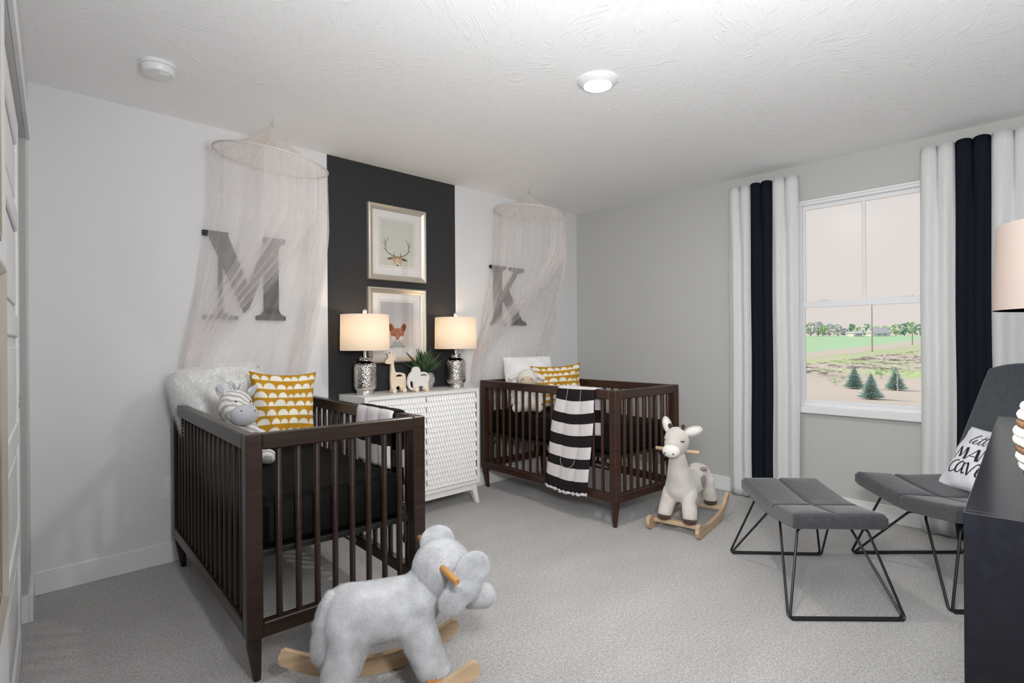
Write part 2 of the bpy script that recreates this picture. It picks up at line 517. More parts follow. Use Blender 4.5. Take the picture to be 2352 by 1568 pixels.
M['oak'] = mat('honey_dowel_wood', (0.50, 0.24, 0.075), 0.4, var=((6, 6, 60), 0.2))
M['pine'] = mat('pale_rocker_wood', (0.56, 0.40, 0.25), 0.5, var=((5, 60, 60), 0.15), bump=((5, 60, 60), 0.04))
M['beech'] = mat('blond_toy_wood', (0.80, 0.66, 0.50), 0.5, var=((60, 6, 60), 0.10))
M['toy_white'] = mat('white_painted_toy', (0.78, 0.74, 0.71), 0.5)
M['leaf'] = mat('succulent_leaf', (0.045, 0.085, 0.035), 0.45, var=(20, 0.45))
M['leaf_tip'] = mat('dark_leaf_tip', (0.05, 0.02, 0.015), 0.5)
M['stone'] = mat('grey_stone_pot', (0.36, 0.33, 0.30), 0.85, var=(40, 0.35), bump=(70, 0.5))
M['soil'] = mat('gold_moss', (0.12, 0.085, 0.02), 0.95, bump=(120, 0.8))
M['cushion'] = attr_mat('mustard_scallop_print', 0.9, bump=(420, 0.15))
M['print'] = attr_mat('art_print', 0.9)
M['seat'] = mat('charcoal_grey_felt', (0.066, 0.066, 0.072), 0.95, sheen=0.3, spec=0.1, var=(60, 0.18), bump=(300, 0.25))
M['seat_back'] = mat('blue_grey_felt', (0.055, 0.064, 0.073), 0.95, sheen=0.3, spec=0.1, var=(60, 0.18), bump=(300, 0.25))
M['cush_white'] = mat('white_cotton', (0.78, 0.77, 0.80), 0.9, bump=(300, 0.1))
M['ink'] = mat('navy_black_ink', (0.012, 0.014, 0.022), 0.8)
M['q_black'] = mat('black_quilt_cotton', (0.016, 0.0135, 0.014), 0.85, spec=0.15, bump=(30, 0.15))
M['q_white'] = mat('white_quilt_cotton', (0.70, 0.66, 0.66), 0.85, bump=(30, 0.15))
M['cur_white'] = cloth_through('white_linen_curtain', (0.86, 0.865, 0.86), 0.22, (260, 260, 9))
M['cur_black'] = cloth_through('black_linen_curtain', (0.015, 0.018, 0.025), 0.1, (260, 260, 9))
M['ebony'] = mat('ebony_dresser_wood', (0.0055, 0.006, 0.009), 0.26, var=((4, 60, 60), 0.3), spec=0.3, coat=0.35)
M['rope_white'] = mat('white_woven_rope', (0.66, 0.62, 0.57), 0.85, bump=(150, 0.5))
M['rope_brown'] = mat('brown_woven_rattan', (0.13, 0.062, 0.028), 0.7, bump=(150, 0.5))
M['plastic'] = mat('white_plastic', (0.78, 0.78, 0.78), 0.4)
M['led'] = emit('led_diffuser', (1.0, 0.985, 0.96), LED_EMIT)
M['bulb'] = emit('warm_bulb', (1.0, 0.76, 0.52), 20)
M['sticker'] = mat('white_sticker', (0.8, 0.8, 0.8), 0.6)
M['dark_gap'] = mat('dark_track', (0.05, 0.05, 0.05), 0.6)
M['champagne'] = mat('champagne_frame_side', (0.40, 0.33, 0.25), 0.35, metal=0.5)

# ================================================================== the room
H = 2.44
WY0, WY1, WZ0, WZ1 = -2.845, -2.045, 0.715, 2.185      # window opening
XL = -4.07                                              # left wall meets the back wall here
def lw(y, off=0.0): return XL + 0.065 * y + off         # left (closet) wall runs a few degrees off square

struct('floor', MB().box(-4.75, 0.12, -3.95, 0.12, -0.12, 0.0), M['carpet'], 'grey cut-pile carpet over the whole floor', 'floor', smooth=False)
struct('ceiling', MB().box(-4.75, 0.12, -3.95, 0.12, H, H + 0.1), M['ceiling'], 'white stomp-textured ceiling', 'ceiling', smooth=False)
wb = struct('wall_back', MB().box(-4.75, 0.12, 0, 0.12, 0, H), M['wall'], 'pale back wall behind both cribs', 'wall', smooth=False)
obj('painted_panel', MB().box(-2.588, -1.522, -0.0025, 0.001, 0.105, H), M['charcoal'], wb, smooth=False, label='charcoal painted panel behind the white dresser')
mb = MB()
mb.box(0, 0.16, -3.95, WY0, 0, H).box(0, 0.16, WY1, 0.0, 0, H).box(0, 0.16, WY0, WY1, 0, WZ0).box(0, 0.16, WY0, WY1, WZ1, H)
struct('wall_right', mb, M['greige'], 'greige wall with the window', 'wall', smooth=False)
struct('wall_front', MB().box(-4.75, 0.12, -3.97, -3.85, 0, H), M['wall'], 'pale wall behind the ebony dresser', 'wall', smooth=False)

# left wall with the closet opening (opening from y=-0.30 to y=-1.95)
CL0, CL1, CH, bh_ = -0.30, -1.62, 2.08, 0.113
def lslab(y0, y1, z0, z1, t=0.115, off=0.0):
    o = [(lw(y0, off), y0), (lw(y1, off), y1), (lw(y1, off - t), y1), (lw(y0, off - t), y0)]
    mb = MB()
    vs = [(x, y, z) for z in (z0, z1) for x, y in o]
    return mb.add(vs, [(0, 1, 2, 3), (7, 6, 5, 4), (0, 4, 5, 1), (1, 5, 6, 2), (2, 6, 7, 3), (3, 7, 4, 0)])
mb = MB()
for a in ((0.0, CL0, 0, H), (CL0, CL1, CH, H), (CL1, -3.95, 0, H)):
    k = lslab(*a); mb.add(k.v, k.f)
wl_ = struct('wall_left', mb, M['wall'], 'pale closet wall at the left with header over the opening', 'wall', smooth=False)
obj('jamb', MB().box(lw(CL0) - 0.115, lw(CL0) - 0.001, CL0 - 0.002, CL0 + 0.002, bh_, CH), M['greige'], wl_, smooth=False, label='jamb face of the closet opening, its shade put into the greige')  # darker greige over the pale wall end paints in the jamb's shade
struct('wall_closet', MB().box(-4.76, -4.70, -3.95, 0.12, 0, H), M['greige'], 'greige wall inside the closet', 'wall', smooth=False)

bh = 0.113
struct('baseboard_back', MB().cbox(-4.07, 0, -0.015, 0, 0, bh, 0.004), M['trim'], 'white baseboard along the back wall', 'baseboard')
struct('baseboard_right', MB().cbox(-0.015, 0, -3.85, -0.015, 0, bh, 0.004), M['trim'], 'white baseboard under the window', 'baseboard')
mb = MB()
k = lslab(-0.015, CL0 - 0.013, 0, bh, 0.015, 0.015); mb.add(k.v, k.f)
mb.box(lw(CL0) - 0.09, lw(CL0, 0.0), CL0 - 0.013, CL0, 0, bh)
struct('baseboard_left', mb, M['trim'], 'white baseboard wrapped round the closet stub', 'baseboard', smooth=False)
struct('trim_1', (lambda k: k)(lslab(CL0 + 0.01, CL1 - 0.0, CH + 0.0, CH + 0.075, 0.012, 0.013)), M['trim'], 'white trim board over the closet opening', 'trim', smooth=False)
struct('trim_2', lslab(CL0 - 0.02, CL1 + 0.02, CH - 0.03, CH, 0.05, -0.03), M['dark_gap'], 'dark sliding-door track under the closet header', 'trim', smooth=False)

# sliding closet door with raised rails between five sunk panels
door = thing('door_1', 'white sliding closet door with sunk panels at the left edge', 'door', (lw(-1.12, -0.012), -1.12, 0), atan2(-1, -0.065))
props(door, kind='structure')
dl, dh = 0.98, 2.035
obj('door_slab', MB().cbox(-dl / 2, dl / 2, -0.034, -0.010, 0.012, dh, 0.003), M['trim'], door)
mb = MB()
zs = [0.012, 0.13, 0.44, 0.52, 0.83, 0.91, 1.22, 1.30, 1.61, 1.69, 1.93, dh]
for i in range(0, len(zs), 2): mb.cbox(-dl / 2, dl / 2, -0.0105, 0.0, zs[i], zs[i + 1], 0.004)
obj('door_rail', mb, M['trim'], door)
for sgn in (-1, 1):
    obj('door_stile', MB().cbox(sgn * (dl / 2 - 0.05) - 0.05, sgn * (dl / 2 - 0.05) + 0.05, -0.0105, 0.0005, 0.012, dh, 0.004), M['trim'], door)
for i in range(1, len(zs) - 1, 2):
    obj('door_panel', MB().cbox(-dl / 2 + 0.135, dl / 2 - 0.135, -0.011, -0.004, zs[i] + 0.035, zs[i + 1] - 0.035, 0.006), M['trim'], door)
obj('finger_pull', MB().lathe([(0.0, 0), (0.026, 0.0), (0.026, 0.002), (0.02, 0.002), (0.018, 0.0005), (0, 0.0005)], 20, M=Matrix.Translation((-dl / 2 + 0.06, 0.001, 0.98)) @ Matrix.Rotation(radians(-90), 4, 'X')), M['nickel'], door)

# ------------------------------------------------------------------ window
win = thing('window_1', 'white double-hung window over the farm field', 'window', (0.0, (WY0 + WY1) / 2, 0))
props(win, kind='structure')
hw = (WY1 - WY0) / 2
mb = MB()
d0, d1 = 0.012, 0.075
fb = 0.022
mb.cbox(d0, d1, -hw, -hw + fb, WZ0, WZ1, .002).cbox(d0, d1, hw - fb, hw, WZ0, WZ1, .002)
mb.cbox(d0, d1, -hw + fb, hw - fb, WZ1 - 0.035, WZ1, .002).cbox(d0, d1, -hw + fb, hw - fb, WZ0, WZ0 + 0.03, .002)
mb.cbox(d0 - 0.012, d0 + 0.008, -hw + 0.001, hw - 0.001, WZ1 - 0.018, WZ1 - 0.001, .002)
obj('window_frame', mb, M['vinyl'], win)
zm = 1.43
def sash(name, z0, z1, x0, x1, top, bot, side=0.014):
    mb = MB()
    a = hw - fb
    mb.cbox(x0, x1, -a, -a + side, z0, z1, .002).cbox(x0, x1, a - side, a, z0, z1, .002)
    mb.cbox(x0, x1, -a + side, a - side, z0, z0 + bot, .002).cbox(x0, x1, -a + side, a - side, z1 - top, z1, .002)
    return obj(name, mb, M['vinyl'], win), a - side
us, ua = sash('upper_sash', zm - 0.005, WZ1 - 0.035, 0.045, 0.068, 0.03, 0.03)
ls, la = sash('lower_sash', WZ0 + 0.03, zm + 0.032, 0.022, 0.045, 0.045, 0.018)
obj('muntin', MB().cbox(0.046, 0.062, -0.011, 0.011, zm + 0.02, WZ1 - 0.06, .003), M['vinyl'], us)
for s in (-1, 1):
    obj('pane', MB().box(0.054, 0.057, min(s * 0.011, s * ua), max(s * 0.011, s * ua), zm + 0.022, WZ1 - 0.06), M['glass'], us, smooth=False)
    obj('sash_lock', MB().cbox(0.018, 0.045, s * 0.24 - 0.03, s * 0.24 + 0.03, zm + 0.030, zm + 0.042, .003), M['vinyl'], ls)
obj('pane', MB().box(0.032, 0.035, -la, la, WZ0 + 0.046, zm - 0.01), M['glass'], ls, smooth=False)
obj('sill', MB().cbox(-0.045, 0.03, -hw - 0.045, hw + 0.045, WZ0 - 0.045, WZ0 + 0.004, 0.005), M['trim'], win)

# ------------------------------------------------------------------ wall outlet
t = thing('wall_outlet', 'white wall outlet plate half hidden behind the left crib', 'outlet', (-3.495, -0.002, 0.405))
obj('cover_plate', MB().cbox(-0.037, 0.037, -0.005, 0.001, -0.06, 0.06, 0.002), M['plastic'], t)
for z in (-0.024, 0.024):
    obj('receptacle', MB().cbox(-0.017, 0.017, -0.008, -0.004, z - 0.016, z + 0.016, 0.003), M['plastic'], t)

# ------------------------------------------------------------------ ceiling fixtures
t = thing('ceiling_light', 'round white flush LED light glowing on the ceiling', 'ceiling light', (-2.095, -1.853, H))
obj('trim_ring', MB().lathe([(0.098, 0.0), (0.098, -0.006), (0.092, -0.011), (0.070, -0.026), (0.066, -0.027), (0.064, -0.022), (0.0, -0.022)], 40), M['plastic'], t, angle=50)
obj('diffuser', MB().lathe([(0.0, -0.0275), (0.045, -0.0272), (0.0635, -0.0245), (0.0635, -0.0225), (0, -0.0225)], 40), M['led'], t)
t = thing('smoke_detector', 'round white smoke detector on the ceiling at left', 'smoke detector', (-3.655, -0.600, H), 0.4)
obj('base_ring', MB().lathe([(0.072, 0), (0.072, -0.012), (0.069, -0.015), (0, -0.015)], 36), M['plastic'], t)
obj('housing', MB().lathe([(0.06, -0.012), (0.066, -0.018), (0.064, -0.038), (0.058, -0.045), (0.0, -0.048)], 36), M['plastic'], t)
obj('face_plate', MB().cbox(-0.022, 0.022, -0.045, 0.035, -0.0505, -0.045, 0.002), M['plastic'], t)
obj('test_button', MB().lathe([(0.0, -0.054), (0.010, -0.053), (0.012, -0.048), (0, -0.048)], 20, (0, -0.02, 0)), M['plastic'], t)

# ------------------------------------------------------------------ curtains
def curtain(name, label, strips, seed):
    t = thing(name, label, 'curtain', (0, (strips[0][0] + strips[-1][1]) / 2, 0), 0, 'black and white window curtains')
    oy = t.location.y
    r = random.Random(seed)
    for (y0, y1, mk, ln) in strips:
        ph = r.uniform(-0.15, 0.15)
        sk = r.uniform(-1, 1)
        def fn(u, v, y0=y0, y1=y1, ph=ph, sk=sk):
            z = 0.012 + v * (2.352 - 0.012)
            k = 0.5 - 0.5 * cos(pi * min(1, (1 - v) / 0.25))      # 0 at the heading, 1 lower down
            top = abs(sin(2 * pi * u)) ** 0.45
            low = 0.5 - 0.5 * cos(4 * pi * u + ph * 6 * k + sk * (1 - v))
            prof = top * (1 - k) + (0.25 + 0.75 * low) * k
            edge = min(1, min(u, 1 - u) / 0.06)
            x = -0.052 - 0.034 * prof * (0.35 + 0.65 * edge) - 0.010 * (1 - v)
            y = y1 + (y0 - y1) * u
            yc = (y0 + y1) / 2
            y = yc + (y - yc) * (1 + 0.03 * (1 - v)) + 0.004 * sin(5 * z + ph * 9) * (1 - v)
            zz = z + (0.010 * top * v ** 40) - (0.006 * sin(9 * u + seed) * (1 - v) ** 30)
            return (x, y - oy, max(0.006, zz))
        me_mb = MB().grid(fn, 49, 40)
        o = obj(ln, me_mb, M[mk], t, angle=80)
        o['label'] = ('black' if mk == 'cur_black' else 'white') + ' linen curtain width'
        sd = o.modifiers.new('thick', 'SOLIDIFY'); sd.thickness = 0.0025; sd.offset = 0
    obj('heading_track', MB().cbox(-0.038, 0.0, strips[-1][0] - oy + 0.02, strips[0][1] - oy - 0.02, 2.30, 2.325, 0.002), M['plastic'], t)
    return t
curtain('curtain', 'black and white striped curtain left of the window', [(-1.735, -1.572, 'cur_white', 'curtain_panel'), (-1.892, -1.735, 'cur_black', 'curtain_panel'), (-2.072, -1.892, 'cur_white', 'curtain_panel')], 3)
curtain('curtain', 'black and white striped curtain right of the window, behind the armless chair', [(-2.942, -2.772, 'cur_white', 'curtain_panel'), (-3.102, -2.942, 'cur_black', 'curtain_panel'), (-3.30, -3.102, 'cur_white', 'curtain_panel')], 5)

# ================================================================== cribs
CL_, CW_, CH_, CB_ = 1.40, 0.715, 0.876, 0.159
def make_crib(name, label, mt):
    t = thing(name, label, 'crib', group='dark wood cribs')
    p = 0.055
    for (x, y) in ((0, 0), (CW_, 0), (0, -CL_), (CW_, -CL_)):
        x0, x1 = (x, x + p) if x == 0 else (x - p, x)
        y0, y1 = (y - p, y) if y == 0 else (y, y + p)
        obj('corner_post', MB().cbox(x0, x1, y0, y1, CB_, CH_, 0.004), mt, t)
        cx, cy = (x0 + x1) / 2, (y0 + y1) / 2
        sx_, sy_ = (1 if x == 0 else -1), (1 if y != 0 else -1)
        q = [(0.024, CB_), (0.026, CB_ - 0.02), (0.0135, 0.0)]
        mb = MB()
        vs, fs = [], []
        n = 16
        for r, z in q:
            f = (CB_ - z) / CB_
            for k in range(n):
                a = 2 * pi * k / n
                vs.append((cx + r * cos(a) + sx_ * 0.016 * f, cy + r * sin(a) + sy_ * 0.016 * f, z))
        for i in range(2):
            for k in range(n): fs.append((i * n + k, (i + 1) * n + k, (i + 1) * n + (k + 1) % n, i * n + (k + 1) % n))
        fs.append(tuple(range(n))); fs.append(tuple(2 * n + k for k in range(n - 1, -1, -1)))
        mb.add(vs, fs)
        obj('leg', mb, mt, t)
    rh = 0.058
    for x in (0, CW_ - 0.04):                      # long sides
        obj('top_rail', MB().cbox(x, x + 0.04, -CL_ + p, -p, CH_ - rh, CH_ - 0.001, 0.004), mt, t)
        obj('bottom_rail', MB().cbox(x, x + 0.04, -CL_ + p, -p, CB_ + 0.002, CB_ + 0.055, 0.004), mt, t)
    for y in (-0.04, -CL_):                        # short ends
        obj('top_rail', MB().cbox(p, CW_ - p, y, y + 0.04, CH_ - rh, CH_ - 0.001, 0.004), mt, t)
        obj('bottom_rail', MB().cbox(p, CW_ - p, y, y + 0.04, CB_ + 0.002, CB_ + 0.055, 0.004), mt, t)
    sl = mesh('slat', MB().cbox(-0.010, 0.010, -0.010, 0.010, CB_ + 0.050, CH_ - rh + 0.004, 0.005), mt, True, 60)
    n = 16
    g = (CL_ - 2 * p - n * 0.02) / (n + 1)
    for x in (0.020, CW_ - 0.020):
        for i in range(n): inst('slat', sl, t, (x, -(p + g + 0.01 + i * (g + 0.02)), 0))
    n = 8
    g = (CW_ - 2 * p - n * 0.02) / (n + 1)
    for y in (-0.020, -CL_ + 0.020):
        for i in range(n): inst('slat', sl, t, (p + g + 0.01 + i * (g + 0.02), y, 0))
    sp = obj('mattress_support', MB().cbox(0.05, CW_ - 0.05, -CL_ + 0.05, -0.05, 0.425, 0.447, 0.003), M['black_metal'], t, label='black metal mattress support')
    for x in (0.062, CW_ - 0.062):
        for y, s in ((-0.07, -1), (-CL_ + 0.07, 1)):
            obj('support_bracket', MB().tube([(x, y + s * 0.10, 0.43), (x, y, 0.33)], 0.007, 6).tube([(x, y, 0.33), (x, y, 0.50)], 0.006, 6), M['black_metal'], sp)
    obj('warning_sticker', MB().cbox(CW_ - 0.0412, CW_ - 0.0398, -0.80, -0.62, CB_ + 0.018, CB_ + 0.04, 0.0003), M['sticker'], t, label='white warning sticker')
    return t
def make_mattress(label, crib):
    t = bpy.data.objects.new('mattress', mesh('mattress', MB().cbox(0.066, CW_ - 0.066, -CL_ + 0.050, -0.050, 0.4475, 0.628, 0.026), M['black_sheet'], True, 60))
    place(t, None, crib.location, crib.rotation_euler)
    props(t, label, 'mattress', 'black crib mattresses')
    return t
crib_l = make_crib('crib', 'nearer dark wood crib, in front of the letter M', M['crib'])
crib_l.location = (-3.501, -0.066, 0); crib_l.rotation_euler.z = -0.052
crib_r = make_crib('crib', 'farther dark wood crib, in the corner in front of the letter K', M['crib_red'])
crib_r.location = (-1.296, -0.030, 0); crib_r.rotation_euler.z = -0.055
mat_l = make_mattress('black sheeted mattress in the nearer crib', crib_l)
mat_r = make_mattress('black sheeted mattress in the farther crib', crib_r)

# ------------------------------------------------------------------ striped quilts over the rails
def quilt(name, label, crib, xr, inside, outside, w_top, w_bot, stripes_out, stripes_in, hem):
    """xr: (inner x, outer x) of the rail in crib coordinates; the cloth runs inside -> over -> outside.
    outside/inside: lengths hanging below the rail top; w_*: (y0, y1) at rail top and at the outer hem"""
    xi, xo = xr
    sgn = 1 if xo > xi else -1
    ztop = CH_ + 0.006
    # rows exactly at the stripe limits
    rows = []
    cuts_in = [0]
    for q in stripes_in: cuts_in.append(cuts_in[-1] + q[0])
    for k in range(len(stripes_in) - 1, -1, -1):
        a, b = cuts_in[k + 1], cuts_in[k]
        for i in range(6): rows.append((-(a + (b - a) * i / 6), stripes_in[k][1]))
    cuts = [0]
    for q in stripes_out: cuts.append(cuts[-1] + q[0])
    for k in range(len(stripes_out)):
        a, b = cuts[k], cuts[k + 1]
        for i in range(6): rows.append((a + (b - a) * i / 6, stripes_out[k][1]))
    rows.append((cuts[-1], stripes_out[-1][1]))
    wr = abs(xo - xi)
    NU = 25
    def pos(s, u):
        h = wr / 2
        d = abs(s)
        if d <= h: x, z = (xi + xo) / 2 + sgn * s, ztop + 0.004 * cos(s / h * pi / 2)
        else:
            e = d - h
            rr = 0.018
            side = 1 if s > 0 else -1
            x0 = (xi + xo) / 2 + side * sgn * (h + 0.007)
            x = x0 + side * sgn * 0.006 * (1 - math.exp(-e / 0.05)); z = ztop - e
        f = max(0, s) / max(outside, 1e-3) if s > 0 else 0
        a = w_top[0] + (w_bot[0] - w_top[0]) * f; b = w_top[1] + (w_bot[1] - w_top[1]) * f
        y = a + (b - a) * u
        q = min(abs(u - c) for c in (0.0, 0.30, 0.66, 1.0))       # quilting lines
        puff = 0.009 * min(1, q / 0.08) * min(1, d / 0.05) 
        side = 1 if s > 0 else -1
        if d > h:
            x += side * sgn * (puff + 0.010 * sin(3.0 * u + 7 * s) * min(1, (d - h) / 0.2))
            z -= 0.020 * sin(pi * u) * (1 if s > 0 else 0.3) * min(1, (d - h) / 0.1) - 0.008 * (u - .5)
        else: z += puff * 0.5
        return (x, y, z)
    mb = MB()
    vs, fs, mi = [], [], []
    n = len(rows)
    for s, _ in rows:
        for i in range(NU): vs.append(pos(s, i / (NU - 1)))
    for j in range(n - 1):
        for i in range(NU - 1):
            a = j * NU + i
            f = (a, a + 1, a + 1 + NU, a + NU)
            if sgn < 0: f = f[::-1]
            fs.append(f); mi.append(0 if rows[j][1] == 'b' else 1)
    mb.add(vs, fs); mb.mi = mi
    t = bpy.data.objects.new(name, None); place(t, None, crib.location, crib.rotation_euler)
    props(t, label, 'quilt', 'striped quilts over the crib rails')
    o = obj('quilt_cloth', mb, [M['q_black'], M['q_white']], t, angle=80)
    sd = o.modifiers.new('t', 'SOLIDIFY'); sd.thickness = 0.008; sd.offset = -1
    if hem:
        mb = MB()
        s_end = cuts[-1]
        def fn(u, v):
            p = Vector(pos(s_end - 0.004, u)); return (p.x - 0.003 * sgn + 0.006 * sin(60 * u) * v, p.y, p.z - 0.02 * v + 0.004 * sin(43 * u) * v)
        o = obj('ruffle', MB().grid(fn, 60, 4), M['q_white'], t, label='white ruffled hem'); sd = o.modifiers.new('t', 'SOLIDIFY'); sd.thickness = 0.003
        # the U-shaped line of stitching on the broad dark band
        sm = sum(q[0] for q in stripes_out[:7])
        pts = []
        for k in range(17):
            a = pi * k / 16
            u = 0.47 - 0.17 * cos(a); s = sm + 0.004 + 0.062 * sin(a) ** 0.7
            p = Vector(pos(s, u)); pts.append((p.x + sgn * 0.002, p.y, p.z))
        obj('pocket_stitching', MB().tube(pts, 0.0012, 5), M['q_white'], t, label='white U-shaped stitched pocket line')
        for u in (0.30, 0.66):
            pts = [Vector(pos(0.035 + 0.068 * k / 8, u)) + Vector((sgn * 0.002, 0, 0)) for k in range(9)]
            obj('stitching', MB().tube(pts, 0.0012, 5), M['q_white'], t)
    return t
so = [(0.036, 'w'), (0.068, 'b'), (0.083, 'w'), (0.070, 'b'), (0.079, 'w'), (0.078, 'b'), (0.080, 'w'), (0.065, 'b'), (0.085, 'w'), (0.076, 'b')]
quilt('striped_quilt', 'black and white striped quilt hanging over the front rail of the farther crib', crib_r, (0.045, -0.005), 0.3, 0.74,
      (-0.915, -1.245), (-0.76, -1.18), so, [(0.03, 'w'), (0.06, 'b'), (0.085, 'w'), (0.085, 'b'), (0.085, 'w')], True)
quilt('striped_quilt', 'black and white striped quilt over the far rail of the nearer crib', crib_l, (CW_ - 0.045, CW_ + 0.005), 0.3, 0.5,
      (-0.845, -1.205), (-0.80, -1.20), [(0.05, 'b'), (0.08, 'w'), (0.08, 'b'), (0.08, 'w'), (0.08, 'b'), (0.08, 'w')], [(0.025, 'b'), (0.085, 'w'), (0.075, 'b'), (0.10, 'w')], False)

# ================================================================== pillows
def pillow_mesh(name, w, h, t, mt, n=41, pinch=0.10, taper=0.0, wr=0.004, seed=1, ears=0.0, paintfn=None, top_sag=0.0, rnd=0.0):
    r = np.random.default_rng(seed)
    ph = r.uniform(0, 6.28, 8)
    def P(u, v, s):
        a, b = 2 * u - 1, 2 * v - 1
        kx = 1 - pinch * (1 - abs(b) ** 2.2); kz = 1 - pinch * (1 - abs(a) ** 2.2)
        x = a * w / 2 * kx * (1 - taper * (1 - v))
        z = h / 2 + b * h / 2 * kz - top_sag * v * (1 - a * a)
        if rnd:                                     # well stuffed: rounded corners
            q = 1 - rnd * (abs(a * b)) ** 3
            x *= q; z = h / 2 + (z - h / 2) * q
        th = t / 2 * ((1 - abs(a) ** 2.6) * (1 - abs(b) ** 2.6)) ** 0.55
        e = min(1, th / (t * 0.15))
        y = s * (th + 0.0012) + e * wr * (sin(5 * a + 3 * b + ph[0]) + sin(8 * b - 4 * a + ph[1]) + 0.7 * sin(11 * a + ph[2] + 5 * b))
        # radiating creases at the corners
        c = (abs(a) * abs(b)) ** 3
        y += wr * 1.5 * c * sin(14 * atan2(1.05 - abs(b), 1.05 - abs(a)) + ph[3])
        return Vector((x, y, z))
    mb = MB()
    f = MB().grid(lambda u, v: P(u, v, -1), n, n)
    b = MB().grid(lambda u, v: P(1 - u, v, 1), n, n)
    mb.add(f.v, f.f).add(b.v, b.f)
    # side strip closing the seam
    vs, fs = [], []
    per = [(i, 0) for i in range(n - 1)] + [(n - 1, j) for j in range(n - 1)] + [(i, n - 1) for i in range(n - 1, 0, -1)] + [(0, j) for j in range(n - 1, 0, -1)]
    L = len(per); N2 = n * n
    fs = []
    for k in range(L):
        i, j = per[k]; i2, j2 = per[(k + 1) % L]
        fs.append((j * n + i, N2 + j * n + (n - 1 - i), N2 + j2 * n + (n - 1 - i2), j2 * n + i2))
    mb.f.extend(fs); mb.mi.extend([0] * len(fs))
    me = mesh(name, mb, mt, True, 75)
    if paintfn is not None:
        uu, vv = np.meshgrid(np.linspace(0, 1, n), np.linspace(0, 1, n))
        fr = paintfn(uu.ravel(), vv.ravel()); bk = paintfn(1 - uu.ravel(), vv.ravel())
        paint(me, np.concatenate([fr, bk]))
    return me, P

def scallops(seed, rows):
    r = np.random.default_rng(seed)
    bumps = []
    for k in range(rows):
        vb = (k + 0.18) / rows + r.uniform(-0.006, 0.006)
        u = -0.05 + r.uniform(0, 0.1)
        while u < 1.05:
            w = r.uniform(0.085, 0.20); h = (0.42 + 0.28 * (w - 0.085) / 0.115) / rows * r.uniform(0.95, 1.2)
            bumps.append((u + w / 2, vb, w / 2, h)); u += w + r.uniform(0.0, 0.022)
    def fn(u, v):
        c = np.tile(np.array(lin(187, 137, 30)[:3]), (len(u), 1)); cr = np.array(lin(232, 228, 215)[:3])
        al = np.zeros(len(u))
        for uc, vb, a, h in bumps:
            d = 1 - np.sqrt(((u - uc) / a) ** 2 + ((v - vb) / h) ** 2)
            k = np.clip(d * min(a, h) / 0.006 + 0.5, 0, 1) * np.clip((v - vb) / 0.006 + 0.5, 0, 1)
            al = np.maximum(al, k)
        return c * (1 - al[:, None]) + cr * al[:, None]
    return fn

def put(name, me, loc, rotz, lean, label, cat, group=None, roll=0.0):
    o = bpy.data.objects.new(name, me); place(o)
    o.matrix_world = Matrix.Translation(loc) @ Matrix.Rotation(rotz, 4, 'Z') @ Matrix.Rotation(-lean, 4, 'X') @ Matrix.Rotation(roll, 4, 'Y')
    return props(o, label, cat, group)

ZM = 0.630
me, _ = pillow_mesh('pillow', 0.485, 0.43, 0.21, M['fur_white'], 61, 0.03, 0.24, 0.013, 4, rnd=0.10)
FP = put('fluffy_pillow', me, (-3.288, -0.275, ZM + 0.022), radians(-3), radians(14), 'fluffy white fur pillow at the head of the nearer crib', 'pillow', roll=radians(-4))
fur(FP, 30000, 0.0055, 0.0009, 3, 0.8)
me, _ = pillow_mesh('pillow', 0.48, 0.43, 0.17, M['fur_white'], 45, 0.05, 0.0, 0.006, 9, rnd=0.04)
put('white_pillow', me, (-0.915, -0.265, ZM + 0.020), radians(-16), radians(13), 'plain white pillow at the head of the farther crib', 'pillow')
me, _ = pillow_mesh('cushion', 0.345, 0.40, 0.14, M['cushion'], 150, 0.11, 0, 0.004, 2, paintfn=scallops(5, 8))
put('mustard_cushion', me, (-3.085, -0.520, ZM + 0.014), radians(-7), radians(9), 'mustard cushion with white scallops in the nearer crib', 'cushion', 'mustard scalloped cushions', roll=radians(3))
me, _ = pillow_mesh('cushion', 0.42, 0.36, 0.14, M['cushion'], 150, 0.11, 0, 0.004, 6, paintfn=scallops(12, 7))
put('mustard_cushion', me, (-0.865, -0.52, ZM + 0.016), radians(-36), radians(10), 'mustard cushion with white scallops in the farther crib', 'cushion', 'mustard scalloped cushions', roll=radians(-3))

# ------------------------------------------------------------------ stripe material for the zebra
def stripe_mat(name, c0, c1, scale, bump=True, dist=3.0):
    m = mat(name, c0, 0.95, spec=0.1, sheen=0.4, bump=(170, 0.5))
    n = m.node_tree
    t = n.nodes.new('ShaderNodeTexCoord'); w = n.nodes.new('ShaderNodeTexWave')
    w.bands_direction = 'DIAGONAL'; w.inputs['Scale'].default_value = scale; w.inputs['Distortion'].default_value = dist; w.inputs['Detail'].default_value = 1.5
    w.inputs['Detail Scale'].default_value = 1.2
    n.links.new(t.outputs['Object'], w.inputs['Vector'])
    r = n.nodes.new('ShaderNodeValToRGB')
    r.color_ramp.elements[0].position = 0.45; r.color_ramp.elements[1].position = 0.7
    r.color_ramp.elements[0].color = (*c0, 1); r.color_ramp.elements[1].color = (*c1, 1)
    n.links.new(w.outputs[0], r.inputs[0]); n.links.new(r.outputs[0], n.nodes['Principled BSDF'].inputs['Base Color'])
    return m
M['zebra'] = stripe_mat('grey_striped_plush', (0.74, 0.72, 0.70), (0.42, 0.39, 0.37), 14)

